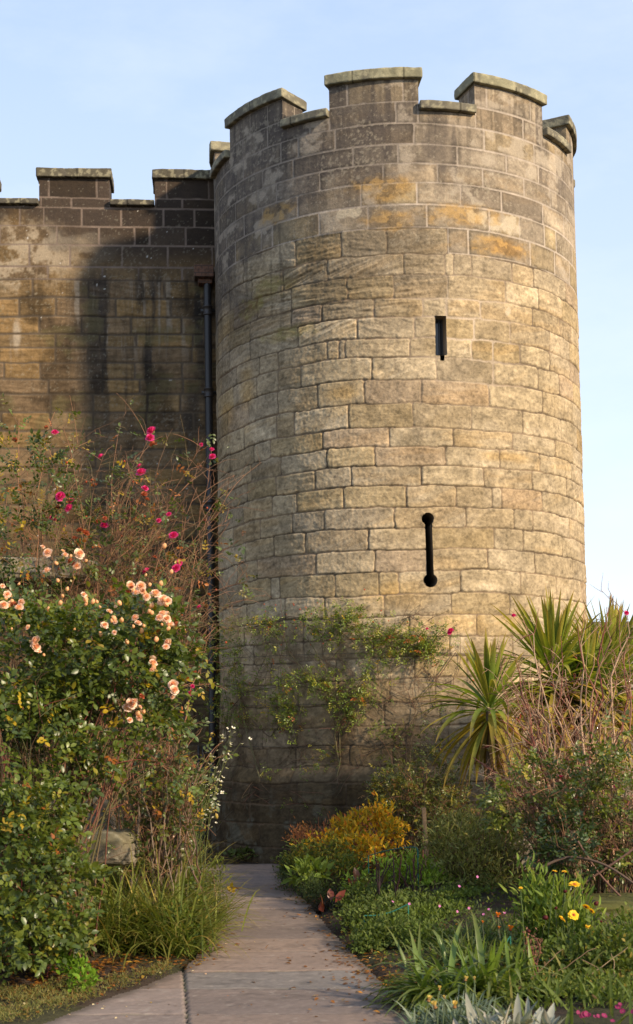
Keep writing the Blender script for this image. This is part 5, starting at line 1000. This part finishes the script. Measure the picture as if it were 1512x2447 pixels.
# gazania
def stalk(t, P, r, col): g = GM(); tubes(g, P, taper(1, P.shape[1], r, r * .85), np.array([col]), 5); return g.build('flower_stalk', M_BARK, t)
c3 = WG(1085, 2440, .1); c3 = np.array([c3[0], c3[1], 0]); clump('gazania', 'gazania with narrow grey leaves and half closed yellow flowers at the bottom edge', 'plant', [c3, c3 + [.12, .05, 0], c3 + [-.12, .02, 0], c3 + [.05, .25, 0]], 420, (.12, .26), (.008, .014), (.2, .9), [(.15, .19, .12), (.11, .15, .085), (.19, .22, .15)], [3, 3, 2], 1.1, spread=.09, mat=M_SILVER)
t = bpy.data.objects['gazania']; GZ = daisy_mesh('gazania_flower', .032, 14, (.62, .46, .12), (.75, .55, .30), (.3, .15, .05), 11, 1.15, .13); gs = GM()
for (x, y, s) in [(1024, 2392, 1.0), (1040, 2408, 1.2), (1086, 2406, 1.1), (1112, 2343, .8), (1050, 2365, .7), (1133, 2340, .5), (1062, 2385, .5)]:
    p = W(x, y, 7.2); put(GZ, 'flower', t, p, (random.uniform(-.2, .3), random.uniform(-.3, .3), 1), s); stalk(t, bez([p - np.array([random.uniform(-.04, .04), 0, p[2] - .05])], [p], 0, 6, .004), .0035, (.10, .13, .06))
# silver rosette
c4 = WG(1205, 2446, .16); c4 = np.array([c4[0], c4[1], 0]); cc = [c4, c4 + [.14, -.05, 0], c4 + [-.12, .0, 0], c4 + [.02, .1, 0]]
clump('silver_plant', 'silvery white felted leaves in a broad rosette at the bottom edge', 'plant', cc, 120, (.15, .27), (.034, .052), (.0, .55), [(.30, .30, .245), (.23, .24, .195), (.34, .30, .23)], [4, 3, 1], 1.05, spread=.06, fold=.45, segs=6, mat=M_SILVER, wprof=([0, .2, .5, .8, 1], [.45, .8, 1, .7, .05]))
# blanket flower
bb = WG(1330, 2325, .15)
t = herb('blanket_flower', 'tall leafy plant with yellow daisy flowers and dark red seed heads', 'plant', [(1280, 2160, 45, 50, 9.6, .2), (1340, 2190, 75, 80, 9.6, .25), (1300, 2230, 60, 60, 9.6, .22), (1375, 2240, 55, 70, 9.6, .22), (1270, 2120, 18, 40, 9.7, .1, .5)], 1500, .085, [(.115, .185, .045), (.085, .15, .04), (.16, .22, .06)], [4, 3, 2], 90, 'lance', .22, up=1.0)
GY = daisy_mesh('yellow_flower', .040, 13, (.85, .60, .03), (.75, .20, .02), (.30, .05, .02), 12, .12, .24, True); SH = blob_mesh('seed_head', .017, (.10, .012, .012), 9, .8, 9); gs = GM()
for (x, y, s, r) in [(1372, 2114, 1.25, (.25, 0, 0)), (1370, 2187, 1.15, (.9, 0, .3)), (1343, 2196, .9, (.7, .3, 1)), (1400, 2167, .8, (.6, .4, 2)), (1413, 2177, .7, (.9, .2, 2)), (1411, 2223, 1.05, (1.1, .2, .5)), (1403, 2218, .8, (1, .4, 1)), (1244, 2122, .45, (.3, 0, 0)), (1348, 2083, .6, (.1, 0, 0)), (1325, 2082, .6, (0, .2, 0)), (1490, 2240, .5, (0, 0, 0))]:
    p = W(x, y, 9.3); put(GY, 'flower', t, p, r, s * .85); stalk(t, bez([[p[0] + random.uniform(-.06, .06), p[1] + .1, gz(p[0], p[1])]], [p - np.array([0, 0, .01])], 0, 7, .01), .0035, (.10, .14, .05))
for (x, y, s) in [(1303, 2193, 1.1), (1424, 2159, 1.0), (1263, 2225, .8), (1350, 2130, .8), (1328, 2170, .7), (1436, 2202, .6)]:
    p = W(x, y, 9.3); put(SH, 'seed_head', t, p, None, s); stalk(t, bez([[p[0] + random.uniform(-.06, .06), p[1] + .1, gz(p[0], p[1])]], [p], 0, 7, .01), .003, (.10, .12, .05))
# orange gazania
c5 = W(1215, 2300, 9.6); c5[2] = gz(c5[0], c5[1]); t = empty('gazania', c5, 'orange daisy flowers on thin stalks between the strap leaves and the yellow flowers', 'plant'); OR = daisy_mesh('orange_flower', .034, 15, (.72, .20, .01), (.70, .30, .02), (.35, .08, .02), 14, .95, .14); gs = GM()
for (x, y, s) in [(1189, 2190, 1.0), (1219, 2222, 1.1), (1093, 2230, .55), (1153, 2205, .5), (1192, 2218, .5), (1122, 2285, .45)]:
    p = W(x, y, 9.5); put(OR, 'flower', t, p, (.15, .1, 1), s); stalk(t, bez([[p[0] + .02, p[1], gz(p[0], p[1])]], [p], 0, 7, .006), .0035, (.12, .13, .07))
# foreground filler at the right
herb('mixed_weeds', 'tangle of green weeds below the wire hoop at the bottom right', 'plant', [(1380, 2310, 100, 60, 8.9, .3), (1470, 2300, 60, 90, 8.8, .3), (1240, 2310, 40, 40, 9.0, .2), (1300, 2330, 60, 50, 8.9, .25), (1430, 2400, 110, 50, 8.2, .25), (1330, 2400, 70, 50, 8.2, .2), (1500, 2250, 40, 60, 9.2, .2)], 8500, .042, [(.080, .125, .035), (.06, .095, .03), (.12, .165, .045), (.20, .18, .06)], [4, 4, 2, .7], 150, 'oval', .5, sc_=(.14, .12, .06))
cs = [WG(x, y, .12) for x, y in [(1260, 2400), (1330, 2380), (1400, 2400), (1470, 2400), (1310, 2340), (1420, 2340), (1380, 2440), (1480, 2440)]]; clump('poppy_foliage', 'upright pale green toothed leaves at the bottom right', 'plant', [np.array([c[0], c[1], 0]) for c in cs], 60, (.12, .30), (.012, .024), (.1, .8), [(.10, .15, .05), (.075, .12, .04), (.20, .21, .08)], [3, 3, 1], 1.4, spread=.14)
t = herb('magenta_phlox', 'cluster of deep magenta flowers in the bottom right corner', 'plant', [(1450, 2435, 70, 22, 7.9, .15)], 260, .04, [(.07, .11, .035), (.09, .14, .04)], [1, 1], 20, 'oval', .45); MP = daisy_mesh('magenta_flower', .013, 5, (.26, .015, .09), (.32, .03, .12), (.3, .1, .1), 18, .35, .5)
for _ in range(15): x = random.choice([random.gauss(1395, 22), random.gauss(1475, 22), random.gauss(1445, 10)]); put(MP, 'flower', t, W(x, random.gauss(2425, 10) - (14 if x > 1465 else 0), 7.05), FACE(), random.uniform(.8, 1.3))
spikes('seed_spikes', 'red brown dead seed spikes in front of the weeds', 'plant', [1262, 1268, 1273, 1280, 1256], 2255, 2420, 8.6, .006, [(.16, .07, .045), (.22, .10, .06)], .02, 14)
spikes('dry_stalks', 'thin pale dry stalks leaning at the bottom right', 'plant', [1345, 1390, 1425, 1460, 1500, 1240], 2270, 2430, 8.5, .0035, [(.30, .21, .12), (.22, .14, .08)], .22)
# wire hoops
def hoop(label, pts, Y, legs):
    P = smooth(spl([W(x, y, yy) for (x, y), yy in zip(pts, Y)], 26), 4); g = GM(); tubes(g, P[None], taper(1, 26, .0045, .0045), np.array([(.015, .12, .085)]), 8); b = P[0].copy(); b[2] = gz(b[0], b[1]) - .05
    t = empty('plant_support', (P[:, 0].mean(), P[:, 1].mean(), gz(P[:, 0].mean(), P[:, 1].mean())), label, 'plant support'); g.build('hoop', M_IRON, t)
    for k in legs: q = P[k].copy(); z = q.copy(); z[2] = gz(q[0], q[1]) - .03; g = GM(); tubes(g, spl([z, q], 4)[None], taper(1, 4, .005, .005), np.array([(.02, .15, .11)]), 8); g.build('leg', M_IRON, t)
hoop('green wire hoop support around the yellow flowers at the right', [(1219, 2238), (1207, 2250), (1212, 2272), (1250, 2292), (1320, 2298), (1400, 2292), (1380, 2270), (1420, 2265), (1470, 2245), (1540, 2218)], [9.4, 9.3, 9.1, 8.9, 8.8, 8.9, 9.1, 9.1, 9.1, 9.2], (0, 12))
hoop('green wire hoop support behind the dark dead stems', [(880, 2045), (920, 2033), (960, 2026), (998, 2023), (1000, 2050)], [12.8, 12.7, 12.6, 12.5, 12.5], (0, 20))
hoop('green wire hoop support low in the blue green foliage', [(870, 2188), (900, 2188), (935, 2180), (960, 2168), (975, 2160)], [10.7] * 5, (0, 25))
g, _t = matt('x', None, None, [(690, 2110), (760, 2150), (850, 2260), (905, 2330), (1000, 2440), (1600, 2480), (1650, 2150), (1300, 2105), (760, 2085)], 9000, .032, [(.075, .12, .03), (.055, .09, .028), (.11, .15, .04), (.10, .07, .04)], [4, 4, 2, 1.2], 'oval', .5, .09)
o = g.build('ground_cover', M_LEAFM); tag(o, 'low green creeping leaves between the plants of the right bed', 'ground cover', kind='stuff')
# small plants at the foot of the tower and litter
herb('ground_ivy', 'small patch of round pale leaves at the foot of the tower beside the path end', 'plant', [(585, 2040, 45, 9, 17.4, .15)], 150, .06, [(.09, .13, .05), (.07, .10, .045)], [1, 1], 0, 'oval', .8)
bb = W(494, 2040, 17.8); bb[2] = 0; gs = GM(); 
for pts, r0 in (([(494, 2045), (500, 1980), (510, 1900), (530, 1840), (545, 1760), (555, 1690)], .009), ([(494, 2040), (520, 1980), (540, 1950), (565, 1930)], .006)): tubes(gs, smooth(spl([W(x, y, 17.7) for x, y in pts], 16))[None], taper(1, 16, r0, r0 * .4), np.array([(.10, .075, .05)]), 6)
o = gs.build('sapling', M_BARK, None, origin=bb); tag(o, 'bare slender sapling in the dark corner behind the path end', 'sapling')
def litter(name, label, poly_pts, n, size, cols, cw, kind='oval', wf=.55, sig=.12):
    c = np.array([WG(x, y) for x, y in poly_pts]); k = rng.integers(0, len(c), n); p = c[k] + rng.normal(size=(n, 3)) * np.array([sig, sig * 1.3, 0]); ins = sd_path(p[:, 0], p[:, 1]) > 0; p[:, 2] = np.where(ins, .036, ground_z(p[:, 0], p[:, 1]) + .012)
    g = GM(); a = rvec(n) * np.array([1, 1, .12]); leaves(g, p, a, np.array([0, 0, 1.]) + rvec(n) * .35, rng.uniform(.5, 1.3, n) * size, size * wf, pal(n, cols, cw, .35), kind); o = g.build(name, M_LEAFM); tag(o, label, 'fallen leaves', kind='stuff')
DL = [(.22, .10, .035), (.14, .07, .03), (.32, .16, .04), (.10, .05, .03), (.34, .24, .06)]
litter('leaf_litter', 'dead brown leaves along the edges of the path', [(505, 2215), (500, 2240), (490, 2265), (450, 2300), (430, 2310), (760, 2160), (790, 2200), (770, 2180), (850, 2280), (870, 2300), (900, 2330), (930, 2350), (820, 2240), (850, 2270), (640, 2063), (620, 2060), (590, 2058), (920, 2350), (700, 2125), (720, 2150), (880, 2320), (500, 2180), (480, 2280)], 900, .038, DL, [3, 3, 2, 3, .7])
litter('leaf_litter', 'dead leaves in the shade under the left bushes', [(0, 2330), (60, 2335), (120, 2350), (200, 2330), (300, 2310), (240, 2340), (340, 2310), (40, 2360), (-40, 2400), (100, 2375), (20, 2400), (200, 2360)], 1100, .045, DL, [3, 2, 2, 3, .6], sig=.18)
litter('leaf_litter', 'dead leaves on the soil of the right bed', [(800, 2180), (860, 2260), (900, 2320), (960, 2370), (1000, 2400), (960, 2280), (1300, 2300), (1400, 2250), (1250, 2170), (1450, 2330)], 700, .04, DL, [3, 3, 2, 3, .6], sig=.3)
litter('petals', 'pale fallen rose petals and specks on the path edge', [(500, 2230), (430, 2370), (270, 2440), (330, 2350), (410, 2330), (480, 2270), (350, 2375), (200, 2430), (780, 2210), (860, 2290), (480, 2200), (90, 2430)], 46, .022, [(.75, .68, .62), (.7, .5, .45), (.5, .12, .16)], [4, 2, 1], 'oval', .7)
for i, (x, y, yy) in enumerate([(230, 1985, 11.3)]): pass
# a few stray leaves lying out on the slabs
litter('leaf_litter', 'a few curled leaves scattered on the near flagstones', [(560, 2240), (640, 2330), (500, 2400), (700, 2300), (600, 2180), (450, 2420), (760, 2400), (560, 2160)], 30, .022, DL, [3, 3, 2, 3, .6], sig=.2)
